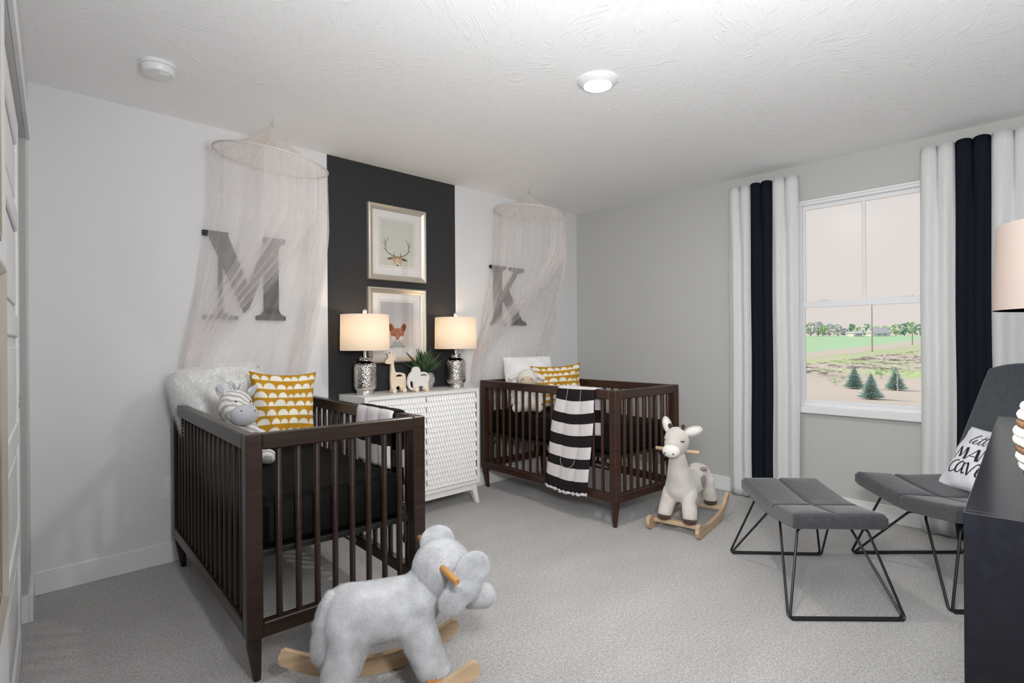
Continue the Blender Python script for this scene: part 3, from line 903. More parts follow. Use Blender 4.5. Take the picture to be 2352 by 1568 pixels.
# plush zebra sitting against the end rail; local -Y is its front
z = thing('plush_zebra', 'grey striped plush zebra sitting in the nearer crib', 'stuffed toy', (-3.398, -0.70, ZM + 0.002), radians(9))
z.rotation_euler.y = radians(5)
blob('body', [('e', (0, 0, 0.085), (0.080, 0.070, 0.085)), ('e', (0, 0.01, 0.16), (0.06, 0.055, 0.06)),
              ('l', (0.05, -0.02, 0.165), 0.036, (0.125, -0.07, 0.105), 0.030), ('l', (-0.05, -0.02, 0.165), 0.034, (-0.070, -0.075, 0.10), 0.028),
              ('l', (0.05, -0.03, 0.045), 0.042, (0.095, -0.155, 0.042), 0.036), ('l', (-0.045, -0.03, 0.045), 0.042, (-0.045, -0.155, 0.042), 0.036)], M['zebra'], z, 0.006)
hd = blob('head', [('e', (0, 0, 0.265), (0.078, 0.070, 0.080)), ('e', (0.0, -0.045, 0.245), (0.070, 0.05, 0.055))], M['zebra'], z, 0.006)
hz = [blob('muzzle', [('e', (0.008, -0.078, 0.232), (0.066, 0.042, 0.050))], M['muzzle_grey'], hd, 0.006)]
for s in (-1, 1):
    obj('nostril', MB().ell((0.008 + s * 0.031, -0.1105, 0.252), 0.0035, 8, 6), M['black_thread'], hz[0])
    obj('eye', MB().ell((s * 0.034, -0.074, 0.292), 0.004, 10, 8), M['black_thread'], hd)
    e = blob('ear', [('e', (s * 0.078, 0.0, 0.335), (0.019, 0.012, 0.032), Matrix.Translation((s * 0.078, 0, 0.345)) @ Matrix.Rotation(s * 0.5, 4, 'Y') @ Matrix.Translation((-s * 0.078, 0, -0.345)))], M['zebra'], hd, 0.004)
    obj('ear_lining', MB().ell((s * 0.078, -0.010, 0.345), (0.014, 0.004, 0.027), 12, 8, Matrix.Translation((s * 0.078, 0, 0.345)) @ Matrix.Rotation(s * 0.5, 4, 'Y') @ Matrix.Translation((-s * 0.078, 0, -0.345))), M['muzzle_grey'], hd)
mb = MB()
r_ = random.Random(3)
for k in range(14):
    a = r_.uniform(-0.9, 0.9); b = r_.uniform(-0.6, 0.5); L = r_.uniform(0.03, 0.06)
    p0 = Vector((r_.uniform(-0.012, 0.012), r_.uniform(-0.02, 0.02), 0.335))
    mb.tube([p0, p0 + Vector((sin(a) * L * 0.5, sin(b) * L * 0.4, L * 0.6)), p0 + Vector((sin(a) * L, sin(b) * L * .8, L * 0.85))], [0.0022, 0.0015, 0.0006], 5)
obj('mane_tuft', mb, M['muzzle_grey'], hd, label='grey tuft of mane between the ears')

# plush lamb in the far crib
l = thing('plush_lamb', 'cream plush lamb sitting behind the rail of the farther crib', 'stuffed toy', (-1.125, -0.405, ZM + 0.004), radians(-44))
blob('body', [('e', (0, 0, 0.085), (0.085, 0.070, 0.090)), ('e', (0, 0.01, 0.165), (0.062, 0.055, 0.06)),
              ('l', (0.06, -0.02, 0.165), 0.034, (0.115, -0.05, 0.085), 0.028), ('l', (-0.06, -0.02, 0.165), 0.034, (-0.115, -0.05, 0.085), 0.028),
              ('l', (0.05, -0.03, 0.045), 0.040, (0.085, -0.125, 0.042), 0.036), ('l', (-0.05, -0.03, 0.045), 0.040, (-0.085, -0.125, 0.042), 0.036)], M['plush_white'], l, 0.006)
hd = blob('head', [('e', (0, 0, 0.262), (0.082, 0.072, 0.075)), ('e', (0, 0, 0.305), (0.055, 0.05, 0.036))], M['plush_white'], l, 0.006)
blob('face', [('e', (0, -0.048, 0.245), (0.058, 0.036, 0.048))], M['plush_tan'], hd, 0.006, label='tan lamb face')
for s in (-1, 1):
    obj('eye', MB().ell((s * 0.034, -0.079, 0.262), 0.0045, 10, 8), M['black_thread'], hd)
    blob('ear', [('l', (s * 0.07, 0, 0.295), 0.018, (s * 0.125, -0.01, 0.265), 0.022)], M['plush_white'], hd, 0.006)
    obj('foot_pad', MB().ell((s * 0.090, -0.150, 0.045), (0.028, 0.014, 0.030), 14, 10), M['plush_cream'], l)

# ================================================================== letters on the wall
def letter_M(mb, d0, d1):
    P = lambda o: mb.prism(o, d0, d1)
    w, h, s = 0.462, 0.505, 0.040
    arc = lambda cx, cz, rx, rz, a0, a1, n=8: [(cx + rx * cos(a0 + (a1 - a0) * i / n), cz + rz * sin(a0 + (a1 - a0) * i / n)) for i in range(n + 1)]
    # left thin stem with bracketed serifs
    P([(0.082, s), (0.102, s), (0.102, h - 0.03), (0.082, h - 0.03)])
    P([(0.0, 0), (0.185, 0), (0.185, 0.022)] + arc(0.145, 0.075, 0.043, 0.053, -pi / 2, -pi, 6)[::1] + [(0.082, 0.075)] + arc(0.039, 0.075, 0.043, 0.053, 0, -pi / 2, 6) + [(0, 0.022)])
    P([(0.0, h), (0.0, h - 0.030)] + arc(0.022, h - 0.11, 0.062, 0.080, pi / 2, 0, 7) + [(0.12, h - 0.11), (0.135, h)])
    P([(0.02, h), (0.125, h), (0.262, 0.155), (0.222, 0.040)])                 # thick left diagonal
    P([(0.222, 0.040), (0.250, 0.075), (0.405, h), (0.350, h), (0.215, 0.100)])   # thin right diagonal
    P([(0.335, s), (0.420, s), (0.420, h - 0.02), (0.335, h - 0.02)])             # heavy right stem
    P([(0.288, 0), (0.462, 0), (0.462, 0.026)] + arc(0.462, 0.072, 0.042, 0.046, -pi / 2, -pi, 6) + [(0.335, 0.072)] + arc(0.288, 0.072, 0.047, 0.046, 0, -pi / 2, 6) + [(0.288, 0.026)])
    P([(0.335, h), (0.335, h - 0.08), (0.420, h - 0.08)] + arc(0.462, h - 0.076, 0.042, 0.046, pi, pi / 2, 6) + [(0.462, h - 0.030), (0.462, h)])
    return mb
def letter_K(mb, d0, d1):
    P = lambda o: mb.prism(o, d0, d1)
    h = 0.505
    arc = lambda cx, cz, rx, rz, a0, a1, n=6: [(cx + rx * cos(a0 + (a1 - a0) * i / n), cz + rz * sin(a0 + (a1 - a0) * i / n)) for i in range(n + 1)]
    P([(0.045, 0.03), (0.130, 0.03), (0.130, h - 0.03), (0.045, h - 0.03)])
    P([(0.0, 0), (0.180, 0), (0.180, 0.024)] + arc(0.180, 0.064, 0.050, 0.040, -pi / 2, -pi) + [(0.045, 0.064)] + arc(0.0, 0.064, 0.045, 0.040, 0, -pi / 2))
    P([(0.0, h), (0.0, h - 0.024)] + arc(0.0, h - 0.064, 0.045, 0.040, pi / 2, 0) + [(0.130, h - 0.064)] + arc(0.180, h - 0.064, 0.050, 0.040, pi, pi / 2) + [(0.180, h)])
    P([(0.130, 0.185), (0.175, 0.255), (0.345, h - 0.02), (0.300, h - 0.02), (0.130, 0.260)])       # thin arm
    P([(0.225, h), (0.225, h - 0.026), (0.300, h - 0.045), (0.345, h - 0.045), (0.402, h - 0.026), (0.402, h)])
    P([(0.150, 0.225), (0.205, 0.312), (0.385, 0.02), (0.285, 0.02)])                                 # heavy leg
    P([(0.250, 0), (0.250, 0.024), (0.285, 0.045), (0.370, 0.045), (0.425, 0.024), (0.425, 0)])
    return mb
t = bpy.data.objects.new('wall_letter', mesh('wall_letter', letter_M(MB(), -0.022, -0.0005), M['letter'], False)); place(t, None, (-3.334, 0, 1.332))
props(t, 'black wooden letter M on the wall behind the net canopy', 'letter')
t = bpy.data.objects.new('wall_letter', mesh('wall_letter', letter_K(MB(), -0.022, -0.0005), M['letter'], False)); place(t, None, (-1.162, 0, 1.333))
props(t, 'black wooden letter K on the wall behind the net canopy', 'letter')

# ================================================================== net canopies
def canopy(label, hook, ringc, r, tilt, tdir, keys, zb, theta0, seed, bands=()):
    t = thing('net_canopy', label, 'canopy', (hook[0], hook[1], H), 0, 'sheer net canopies over the cribs')
    O = Vector(t.location)
    rgn = random.Random(seed)
    ph = [rgn.uniform(0, 6.28) for _ in range(6)]
    def ring(th, rr=r):
        x, y = ringc[0] + rr * cos(th), ringc[1] + rr * sin(th)
        return Vector((x, y, ringc[2] + tilt * rr * cos(th - tdir)))
    apex = Vector((hook[0], hook[1], 2.392))
    def bottom(q):
        for (a, pa), (b, pb) in zip(keys, keys[1:]):
            if a <= q <= b:
                f = (q - a) / (b - a); f = f * f * (3 - 2 * f)
                return Vector(pa).lerp(Vector(pb), f)
        return Vector(keys[-1][1])
    def fn(u, v):
        th = theta0 - 2 * pi * u
        P0 = ring(th); P1 = bottom(u)
        s = min(1.0, max(0.0, (v - 0.22) / (0.72 if u < 0.3 else 0.78))); s = s * s * (3 - 2 * s) if u < 0.3 else s ** 1.25
        x = P0.x + (P1.x - P0.x) * s; y = P0.y + (P1.y - P0.y) * s; z = P0.z + (P1.z - P0.z) * v
        # the swath at the opening sweeps down and across, the rest hangs straight
        a = 0.0012 + 0.012 * min(1, v / 0.6) * (1 - 0.4 * v)
        w = a * (sin(2 * pi * 9 * u + ph[0] + 0.7 * v) + 0.8 * sin(2 * pi * 15 * u + ph[1] - 0.8 * v) + 0.5 * sin(2 * pi * 26 * u + ph[2] + 0.5 * v))
        x += w * cos(th); y += w * sin(th) * (1 - 0.85 * v)
        y = min(y, -0.006 - 0.004 * (1 + sin(40 * u)))
        return Vector((x, y, z)) - O
    nu, nv = 420, 56
    me = mesh('net_drape', MB().grid(fn, nu, nv), M['net'], True, 180)
    flat_uv(me, lambda i: ((i % nu) / (nu - 1), (i // nu) / (nv - 1)))
    o = bpy.data.objects.new('net_drape', me); place(o, t)
    # the two gathered edges of the opening: several pleats of net lying on one another
    for (ta, tb, ba, bb, np_, w0, ob) in bands:
        def bf(u, v, ta=ta, tb=tb, ba=ba, bb=bb, np_=np_, w0=w0, ob=ob):
            P0 = ring(ta + (tb - ta) * u, r + 0.001); P1 = Vector(ba).lerp(Vector(bb), u)
            s = min(1.0, max(0.0, (v - 0.16) / 0.74)); s = (s * s * (3 - 2 * s)) ** (ob / 1.3)
            x = P0.x + (P1.x - P0.x) * s; y = P0.y + (P1.y - P0.y) * s; z = P0.z + (P1.z - P0.z) * v
            k = min(1, v / 0.25)
            q = w0 * k * sin(2 * pi * np_ * u + 0.6 * v) + 0.5 * w0 * k * sin(2 * pi * (np_ * 1.7) * u + 0.8 * v)
            x += 0.72 * q; y += -0.69 * q * (1 - 0.8 * v) + 0.010 * k * cos(2 * pi * np_ * u) * (1 - v)
            y = min(y, -0.007)
            return Vector((x, y, z)) - O
        me = mesh('gathered_edge', MB().grid(bf, 150, 40), M['net'], True, 180)
        flat_uv(me, lambda i: ((i % 150) / 149 * 0.4, (i // 150) / 39))
        place(bpy.data.objects.new('gathered_edge', me), t)
    def cf(u, v):
        th = 2 * pi * u
        P = apex.lerp(ring(th, r - 0.002), v); P.z -= 0.035 * sin(pi * v) * (0.8 + 0.2 * cos(8 * th)); return P - O
    me = mesh('net_top', MB().grid(cf, 97, 14), M['net_cone'], True, 180)
    flat_uv(me, lambda i: ((i % 97) / 96, (i // 97) / 13))
    place(bpy.data.objects.new('net_top', me), t)
    mb = MB()
    for k in range(4):
        th = pi / 4 + k * pi / 2 + seed
        mb.tube([Vector(cf(th / (2 * pi), v / 6)) + Vector((0, 0, 0.002)) for v in range(1, 7)], 0.0028, 5)
    obj('seam_tape', mb, M['net_cone'], t, label='seam tapes on the cone of the net')
    obj('hoop', MB().tube([ring(2 * pi * k / 64) - O for k in range(64)], 0.0055, 8, True), M['hoop'], t)
    hk = MB().tube([(0, 0, 0), (0, 0, -0.012), (0.004, 0, -0.018), (0.005, 0, -0.026), (0, 0, -0.030), (-0.004, 0, -0.026)], 0.0016, 6)
    hk.tube([Vector((0.010 * cos(2 * pi * k / 20), 0, -0.036 + 0.010 * sin(2 * pi * k / 20))) for k in range(20)], 0.0013, 6, True)
    obj('ceiling_hook', hk, M['metal'], t)
    return t
canopy('sheer net canopy hanging over the nearer crib, in front of letter M', (-3.067, -0.347), (-3.067, -0.347, 2.203), 0.292, 0.155, radians(133),
       [(0, (-3.345, -0.050, 0.84)), (0.16, (-3.40, -0.045, 0.84)), (0.32, (-3.475, -0.040, 0.84)), (0.48, (-3.48, -0.030, 0.84)), (0.62, (-3.27, -0.026, 0.80)), (0.78, (-2.98, -0.026, 0.70)), (0.86, (-2.86, -0.026, 0.64)), (1.0, (-2.80, -0.045, 0.64))], 0.8, radians(-72), 1,
       bands=[(radians(-62), radians(-118), (-3.36, -0.06, 0.84), (-3.46, -0.05, 0.84), 5, 0.016, 1.15), (radians(-66), radians(-30), (-2.90, -0.05, 0.66), (-2.82, -0.04, 0.66), 4, 0.012, 1.6)])
canopy('sheer net canopy hanging over the farther crib, in front of letter K', (-1.018, -0.339), (-1.018, -0.339, 2.241), 0.285, 0.09, radians(133),
       [(0, (-1.26, -0.035, 0.85)), (0.14, (-1.31, -0.032, 0.85)), (0.30, (-1.38, -0.030, 0.86)), (0.44, (-1.385, -0.022, 0.86)), (0.55, (-1.27, -0.018, 0.72)), (0.72, (-0.92, -0.018, 0.60)), (0.84, (-0.68, -0.018, 0.60)), (1.0, (-0.62, -0.030, 0.62))], 0.8, radians(-60), 4,
       bands=[(radians(-44), radians(-100), (-1.27, -0.035, 0.86), (-1.37, -0.03, 0.86), 5, 0.016, 1.35), (radians(-52), radians(-25), (-0.70, -0.035, 0.64), (-0.63, -0.03, 0.64), 3, 0.010, 1.6)])

# ================================================================== framed prints
def soft(d, w=0.006): return np.clip(0.5 - d / w, 0, 1)
class Canvas:
    def __init__(s, nx, ny, asp):
        s.x, s.y = [q.ravel() for q in np.meshgrid(np.linspace(0, 1, nx), np.linspace(0, asp, ny))]
        s.c = np.zeros((nx * ny, 3)); s.n = (nx, ny)
    def fill(s, al, col, k=1.0):
        al = (al * k)[:, None]; s.c = s.c * (1 - al) + np.array(col[:3]) * al
    def ellipse(s, cx, cy, rx, ry, col, rot=0, k=1, w=0.012):
        dx, dy = s.x - cx, s.y - cy
        a, b = dx * cos(rot) + dy * sin(rot), -dx * sin(rot) + dy * cos(rot)
        s.fill(soft((np.sqrt((a / rx) ** 2 + (b / ry) ** 2) - 1) * min(rx, ry), w), col, k)
    def stroke(s, pts, w, col, k=1, w1=None):
        best = np.full(len(s.x), 9.0)
        n = len(pts) - 1
        for i in range(n):
            (ax, ay), (bx, by) = pts[i], pts[i + 1]
            L = (bx - ax) ** 2 + (by - ay) ** 2 + 1e-12
            tt = np.clip(((s.x - ax) * (bx - ax) + (s.y - ay) * (by - ay)) / L, 0, 1)
            ww = w if w1 is None else w + (w1 - w) * (i + tt) / n
            best = np.minimum(best, np.hypot(s.x - ax - tt * (bx - ax), s.y - ay - tt * (by - ay)) - ww)
        s.fill(soft(best, 0.008), col, k)
    def poly(s, pts, col, k=1):
        inside = np.zeros(len(s.x), bool); n = len(pts)
        for i in range(n):
            (x0, y0), (x1, y1) = pts[i], pts[(i + 1) % n]
            c = ((y0 > s.y) != (y1 > s.y)) & (s.x < (x1 - x0) * (s.y - y0) / (y1 - y0 + 1e-12) + x0)
            inside ^= c
        s.fill(inside.astype(float), col, k)
def smoothp(p, n=8):
    out = []
    for i in range(len(p) - 1):
        p0, p1, p2, p3 = p[max(0, i - 1)], p[i], p[i + 1], p[min(len(p) - 1, i + 2)]
        for k in range(n):
            t_ = k / n
            out.append(tuple(0.5 * (2 * p1[j] + (p2[j] - p0[j]) * t_ + (2 * p0[j] - 5 * p1[j] + 4 * p2[j] - p3[j]) * t_ ** 2 + (3 * p1[j] - p0[j] - 3 * p2[j] + p3[j]) * t_ ** 3) for j in range(len(p1))))
    out.append(tuple(p[-1])); return out
def deer(c):
    A = 1.42
    c.fill(np.ones(len(c.x)), lin(206, 206, 196))
    br, dk, tan, wt = lin(150, 118, 92), lin(86, 68, 58), lin(196, 160, 122), lin(226, 214, 200)
    for s in (-1, 1):
        X = lambda q: 0.5 + s * q
        main = smoothp([(X(0.07), 0.29), (X(0.17), 0.335), (X(0.30), 0.42), (X(0.345), 0.56), (X(0.33), 0.70), (X(0.265), 0.86)])
        c.stroke(main, 0.017, dk, 1, 0.007); c.stroke([(a + 0.004, b + 0.004) for a, b in main], 0.008, br, 0.8, 0.003)
        c.stroke(smoothp([(X(0.325), 0.47), (X(0.375), 0.50), (X(0.395), 0.545)]), 0.010, dk, 1, 0.004)
        c.stroke(smoothp([(X(0.35), 0.60), (X(0.395), 0.67), (X(0.385), 0.74)]), 0.010, dk, 1, 0.004)
        c.stroke(smoothp([(X(0.345), 0.68), (X(0.375), 0.77), (X(0.355), 0.83)]), 0.009, dk, 1, 0.003)
        c.stroke(smoothp([(X(0.09), 0.29), (X(0.10), 0.37), (X(0.085), 0.45)]), 0.014, dk, 1, 0.004)
        c.ellipse(X(0.20), 0.225, 0.105, 0.040, br, s * -0.30); c.ellipse(X(0.215), 0.222, 0.075, 0.022, lin(120, 80, 80), s * -0.30)
    c.poly([(0.36, 0.19), (0.40, 0.26), (0.60, 0.26), (0.64, 0.19), (0.595, 0.005), (0.405, 0.005)], tan)
    c.ellipse(0.5, 0.27, 0.085, 0.045, br); c.ellipse(0.5, 0.16, 0.055, 0.11, lin(214, 184, 150), 0, 0.8)
    for s in (-1, 1):
        c.ellipse(0.5 + s * 0.115, 0.17, 0.03, 0.022, wt, 0, 0.8); c.ellipse(0.5 + s * 0.115, 0.172, 0.017, 0.013, lin(25, 20, 18))
    c.ellipse(0.5, 0.045, 0.075, 0.05, wt); c.ellipse(0.5, 0.03, 0.04, 0.024, lin(30, 26, 28))
    c.fill((c.y < 0.004).astype(float), lin(206, 206, 196))
def fox(c):
    c.x = 0.5 + (c.x - 0.5) / 0.86; c.y = c.y / 0.92
    yy = np.clip(c.y / 1.42, 0, 1)[:, None]
    c.c = np.array(lin(216, 206, 200)[:3]) * (1 - yy) + np.array(lin(186, 182, 184)[:3]) * yy
    og, dk, wt, rd = lin(186, 112, 70), lin(70, 44, 38), lin(226, 220, 214), lin(150, 84, 62)
    c.ellipse(0.5, 0.02, 0.26, 0.20, lin(196, 192, 184)); c.ellipse(0.5, 0.10, 0.17, 0.14, lin(150, 160, 148), 0, 0.6)
    c.ellipse(0.30, 0.015, 0.06, 0.03, lin(120, 96, 84), 0, 0.7); c.ellipse(0.70, 0.015, 0.06, 0.03, lin(120, 96, 84), 0, 0.7)
    for s in (-1, 1):
        c.ellipse(0.5 + s * 0.205, 0.655, 0.095, 0.175, og, s * -0.35); c.ellipse(0.5 + s * 0.215, 0.65, 0.062, 0.135, dk, s * -0.35, 0.8)
        c.ellipse(0.5 + s * 0.18, 0.60, 0.03, 0.10, lin(176, 120, 96), s * -0.35, 0.5)
    c.ellipse(0.5, 0.47, 0.235, 0.19, og); c.ellipse(0.5, 0.36, 0.19, 0.15, og); c.ellipse(0.5, 0.56, 0.10, 0.10, rd, 0, 0.4)
    for s in (-1, 1):
        c.ellipse(0.5 + s * 0.125, 0.315, 0.085, 0.065, wt, s * 0.55); c.ellipse(0.5 + s * 0.105, 0.445, 0.034, 0.024, dk); c.ellipse(0.5 + s * 0.108, 0.448, 0.018, 0.016, lin(120, 130, 150))
        c.ellipse(0.5 + s * 0.06, 0.37, 0.03, 0.055, rd, 0, 0.5)
    c.ellipse(0.5, 0.33, 0.07, 0.10, og); c.ellipse(0.5, 0.26, 0.065, 0.05, wt); c.ellipse(0.5, 0.285, 0.036, 0.026, lin(30, 30, 36))
    rr = np.random.default_rng(1); c.c *= (0.97 + 0.06 * rr.random((len(c.x), 1)))

FW, FH = 0.486, 0.540
def framed(label, cat_loc, M4, painter=None, side=None):
    """frame in local x (right), z (up), facing -y; back on y=0"""
    t = thing('framed_print', label, 'picture', (0, 0, 0), 0, 'silver framed prints')
    t.matrix_world = M4
    m_, dep = 0.040, 0.030
    prof = [(0.0, 0.0), (0.0, -0.024), (0.004, -0.030), (0.012, -0.031), (0.020, -0.024), (0.034, -0.019), (0.040, -0.016), (0.040, -0.006)]
    for k in range(4):
        horiz = k % 2 == 0
        L, off = (FW, FH / 2) if horiz else (FH, FW / 2)
        mb = MB()
        vs, fs = [], []
        for e in (-1, 1):
            for d, y in prof: vs.append(Vector((e * (L / 2 - d), y, -(off - d))))
        n = len(prof)
        for i in range(n - 1): fs.append((i, i + 1, n + i + 1, n + i))
        Rm = Matrix.Rotation(k * pi / 2, 4, 'Y')
        mb.add([Rm @ v for v in vs], fs)
        obj('moulding', mb, side or M['silver_frame'], t, angle=20)
    mbd = obj('mat_board', MB().box(-FW / 2 + 0.03, FW / 2 - 0.03, -0.0065, -0.001, -FH / 2 + 0.03, FH / 2 - 0.03), M['mat_board'], t, smooth=False)
    pw, ph_ = 0.280, 0.330
    if painter:
        nx, ny = 130, 154
        c = Canvas(nx, ny, 1.18 * 1.0)
        c.y *= 1.42 / 1.18
        painter(c)
        me = mesh('art_print', MB().grid(lambda u, v: (-pw / 2 + pw * u, -0.0078, -ph_ / 2 + ph_ * v + 0.005), nx, ny), M['print'], False)
        paint(me, c.c)
        o = bpy.data.objects.new('art_print', me); place(o, t)
    bev = MB()
    a, b = pw / 2 + 0.012, ph_ / 2 + 0.012
    for (x0, x1, z0, z1) in ((-a, a, b - 0.002, b), (-a, a, -b, -b + 0.002), (-a, -a + 0.002, -b, b), (a - 0.002, a, -b, b)):
        bev.box(x0, x1, -0.0076, -0.006, z0 + 0.005, z1 + 0.005)
    obj('mat_bevel', bev, M['silver_frame'], t, smooth=False)
    obj('glazing', MB().box(-FW / 2 + 0.036, FW / 2 - 0.036, -0.0125, -0.0115, -FH / 2 + 0.036, FH / 2 - 0.036), M['pic_glass'], t, smooth=False)
    return t
framed('silver framed print of a deer with antlers, upper of two', None, Matrix.Translation((-2.060, -0.003, 1.905)), deer)
framed('silver framed print of a young fox, lower of two', None, Matrix.Translation((-2.064, -0.003, 1.314)), fox)
for nm, zc, col in (('silver frame seen edge-on on the closet wall, lower of two', 1.05, M['silver_frame']), ('champagne frame seen edge-on on the closet wall, upper of two', 1.61, M['champagne'])):
    yy = -2.25 - FW / 2 - (0.10 if zc > 1.3 else 0)
    t = framed(nm, None, Matrix.Translation((lw(yy, 0.001), yy, zc)) @ Matrix.Rotation(radians(90) - 0.065, 4, 'Z'), None, col)

# ================================================================== white cabinet
dr = thing('white_cabinet', 'white two-door cabinet with scalloped relief doors between the cribs', 'cabinet', (-2.055, -0.362, 0))
DW, DD, DT, DBm = 0.935, 0.345, 0.848, 0.148
x0, x1 = -DW / 2, DW / 2
fr = 0.024
mb = MB()
mb.cbox(x0, x1, 0, DD, DT - fr, DT, .0012).cbox(x0, x1, 0, DD, DBm, DBm + fr, .0012)
mb.cbox(x0, x0 + fr, 0, DD, DBm + fr, DT - fr, .0006).cbox(x1 - fr, x1, 0, DD, DBm + fr, DT - fr, .0006).box(x0 + .01, x1 - .01, DD - 0.01, DD - 0.004, DBm, DT)
obj('body', mb, M['white_lacquer'], dr)
mb = MB()
mb.cbox(x0 + 0.03, x1 - 0.03, 0.012, 0.03, DBm - 0.045, DBm, .002).cbox(x0 + 0.03, x1 - 0.03, DD - 0.03, DD - 0.012, DBm - 0.045, DBm, .002)
obj('apron', mb, M['white_lacquer'], dr)
for sx_ in (-1, 1):
    for y in (0.007, DD - 0.040):
        xa = sx_ * (DW / 2 - 0.030)
        o = [(xa, DBm), (xa - sx_ * 0.050, DBm), (xa + sx_ * 0.004, 0.0), (xa + sx_ * 0.030, 0.0)]
        if sx_ > 0: o = o[::-1]
        obj('leg', MB().prism(o, y, y + 0.033), M['white_lacquer'], dr, smooth=False)
dz0, dz1 = DBm + fr + 0.003, DT - fr - 0.003
for k, (a, b) in enumerate(((x0 + fr + 0.002, -0.0004), (0.0004, x1 - fr - 0.002))):
    d = obj('door', MB().box(a, b, 0.017, 0.030, dz0, dz1), M['white_lacquer'], dr, smooth=False)
    mb = MB()
    nc, nr = 20, 18
    cw, rhh = (b - a) / nc, (dz1 - dz0) / nr
    tip = 0.0075
    cl = lambda zz: min(max(zz, dz0), dz1)
    cx_ = lambda xx: min(max(xx, a), b)
    for j in range(nr):
        sh = 0.5 if j % 2 else 0.0
        zb_, zt = dz0 + j * rhh, dz0 + (j + 1) * rhh + tip
        for i in range(-1 if sh else 0, nc):
            xa, xb = cx_(a + (i + sh) * cw + 0.0003), cx_(a + (i + sh + 1) * cw - 0.0003)
            if xb - xa < 0.002: continue
            xm = cx_(a + (i + sh + .5) * cw)
            # fluted scale: proud at its pointed lower end, sinking under the row above
            vs = [(xa, 0.0128, cl(zt)), (xm, 0.0150, cl(zt)), (xb, 0.0128, cl(zt)),
                  (xa, -0.0005, cl(zb_ + tip * .45)), (xm, 0.0050, cl(zb_ - tip * .55)), (xb, -0.0005, cl(zb_ + tip * .45)),
                  (xa, 0.0172, cl(zb_ + tip * .45)), (xm, 0.0172, cl(zb_ - tip * .55)), (xb, 0.0172, cl(zb_ + tip * .45))]
            mb.add(vs, [(0, 3, 4, 1), (1, 4, 5, 2), (3, 6, 7, 4), (4, 7, 8, 5), (0, 6, 3), (2, 5, 8)])
    obj('scalloped_relief', mb, M['white_lacquer'], d, smooth=False, kind='stuff', label='carved rows of pointed fluted scales')
for z in (0.30, 0.70):
    obj('hinge', MB().box(x1 - fr - 0.004, x1 - fr - 0.0005, 0.002, 0.016, z - 0.03, z + 0.03), M['dark_gap'], dr, smooth=False)

# ------------------------------------------------------------------ table lamps
def table_lamp(name, label, loc, base_only=False, group='hammered silver table lamps'):
    t = thing(name, label, 'lamp', loc, 0, group)
    obj('base', MB().lathe([(0.0, 0.0), (0.058, 0.0), (0.059, 0.026), (0.056, 0.030), (0.067, 0.040), (0.073, 0.055), (0.074, 0.070), (0.074, 0.178), (0.072, 0.192), (0.065, 0.206), (0.058, 0.215), (0.042, 0.220), (0.039, 0.224), (0.039, 0.246), (0.036, 0.252), (0.0, 0.252)], 48), M['mercury'], t, angle=60)
    obj('neck', MB().lathe([(0.0, 0.252), (0.013, 0.252), (0.013, 0.30), (0.017, 0.303), (0.017, 0.345), (0.006, 0.348), (0, 0.348)], 20), M['nickel'], t)
    sh = obj('lamp_shade', MB().lathe([(0.1590, 0.292), (0.1550, 0.527), (0.1535, 0.527), (0.1575, 0.292), (0.1590, 0.292)], 64), M['shade'], t, angle=60)
    mb = MB()
    for z, r in ((0.515, 0.1545),):
        for k in range(3):
            a = 2 * pi * k / 3 + 0.5
            mb.tube([(0.010 * cos(a), 0.010 * sin(a), z), (r * cos(a), r * sin(a), z)], 0.0018, 6)
    mb.lathe([(0.012, 0.513), (0.012, 0.517), (0, 0.517)], 16)
    mb.tube([(0.0, 0, 0.515), (0, 0, 0.53)], 0.004, 8)
    mb.tube([(0.016, 0, 0.345), (0.045, 0, 0.39), (0.05, 0, 0.44), (0.03, 0, 0.49), (0.006, 0, 0.514)], 0.0016, 6)
    mb.tube([(-0.016, 0, 0.345), (-0.045, 0, 0.39), (-0.05, 0, 0.44), (-0.03, 0, 0.49), (-0.006, 0, 0.514)], 0.0016, 6)
    obj('harp', mb, M['nickel'], t)
    obj('finial', MB().lathe([(0.006, 0.528), (0.008, 0.533)], 12).ell((0, 0, 0.548), 0.0155, 18, 12), M['crystal'], t, label='clear crystal ball finial')
    obj('bulb', MB().ell((0, 0, 0.395), (0.028, 0.028, 0.036), 18, 12).lathe([(0.013, 0.345), (0.014, 0.368)], 14), M['bulb'], t)
    l = light('lamp_glow', 'POINT', (0, 0, 0.43), LAMP_W, LAMP_C, 0.035)
    l.parent = t
    return t
table_lamp('table_lamp', 'hammered silver table lamp at the left end of the white cabinet', (-2.420, -0.185, 0.848))
table_lamp('table_lamp', 'hammered silver table lamp at the right end of the white cabinet', (-1.665, -0.185, 0.848))

# ------------------------------------------------------------------ wooden toys on the cabinet
def cut_prism(outline, holes, d0, d1):
    """outline with holes -> solid, via curve fill"""
    cu = bpy.data.curves.new('tmp', 'CURVE'); cu.dimensions = '2D'; cu.fill_mode = 'BOTH'
    cu.extrude = (d1 - d0) / 2; cu.bevel_depth = 0.0012; cu.bevel_resolution = 1
    for loop in [outline] + holes:
        s = cu.splines.new('POLY'); s.points.add(len(loop) - 1); s.use_cyclic_u = True
        for p, (a, b) in zip(s.points, loop): p.co = (a, b, 0, 1)
    o = bpy.data.objects.new('tmp', cu); COL.objects.link(o)
    dg = bpy.context.evaluated_depsgraph_get()
    me = bpy.data.meshes.new_from_object(o.evaluated_get(dg))
    bpy.data.objects.remove(o)
    me.transform(Matrix.Translation((0, (d0 + d1) / 2, 0)) @ Matrix.Rotation(pi / 2, 4, 'X'))
    return me
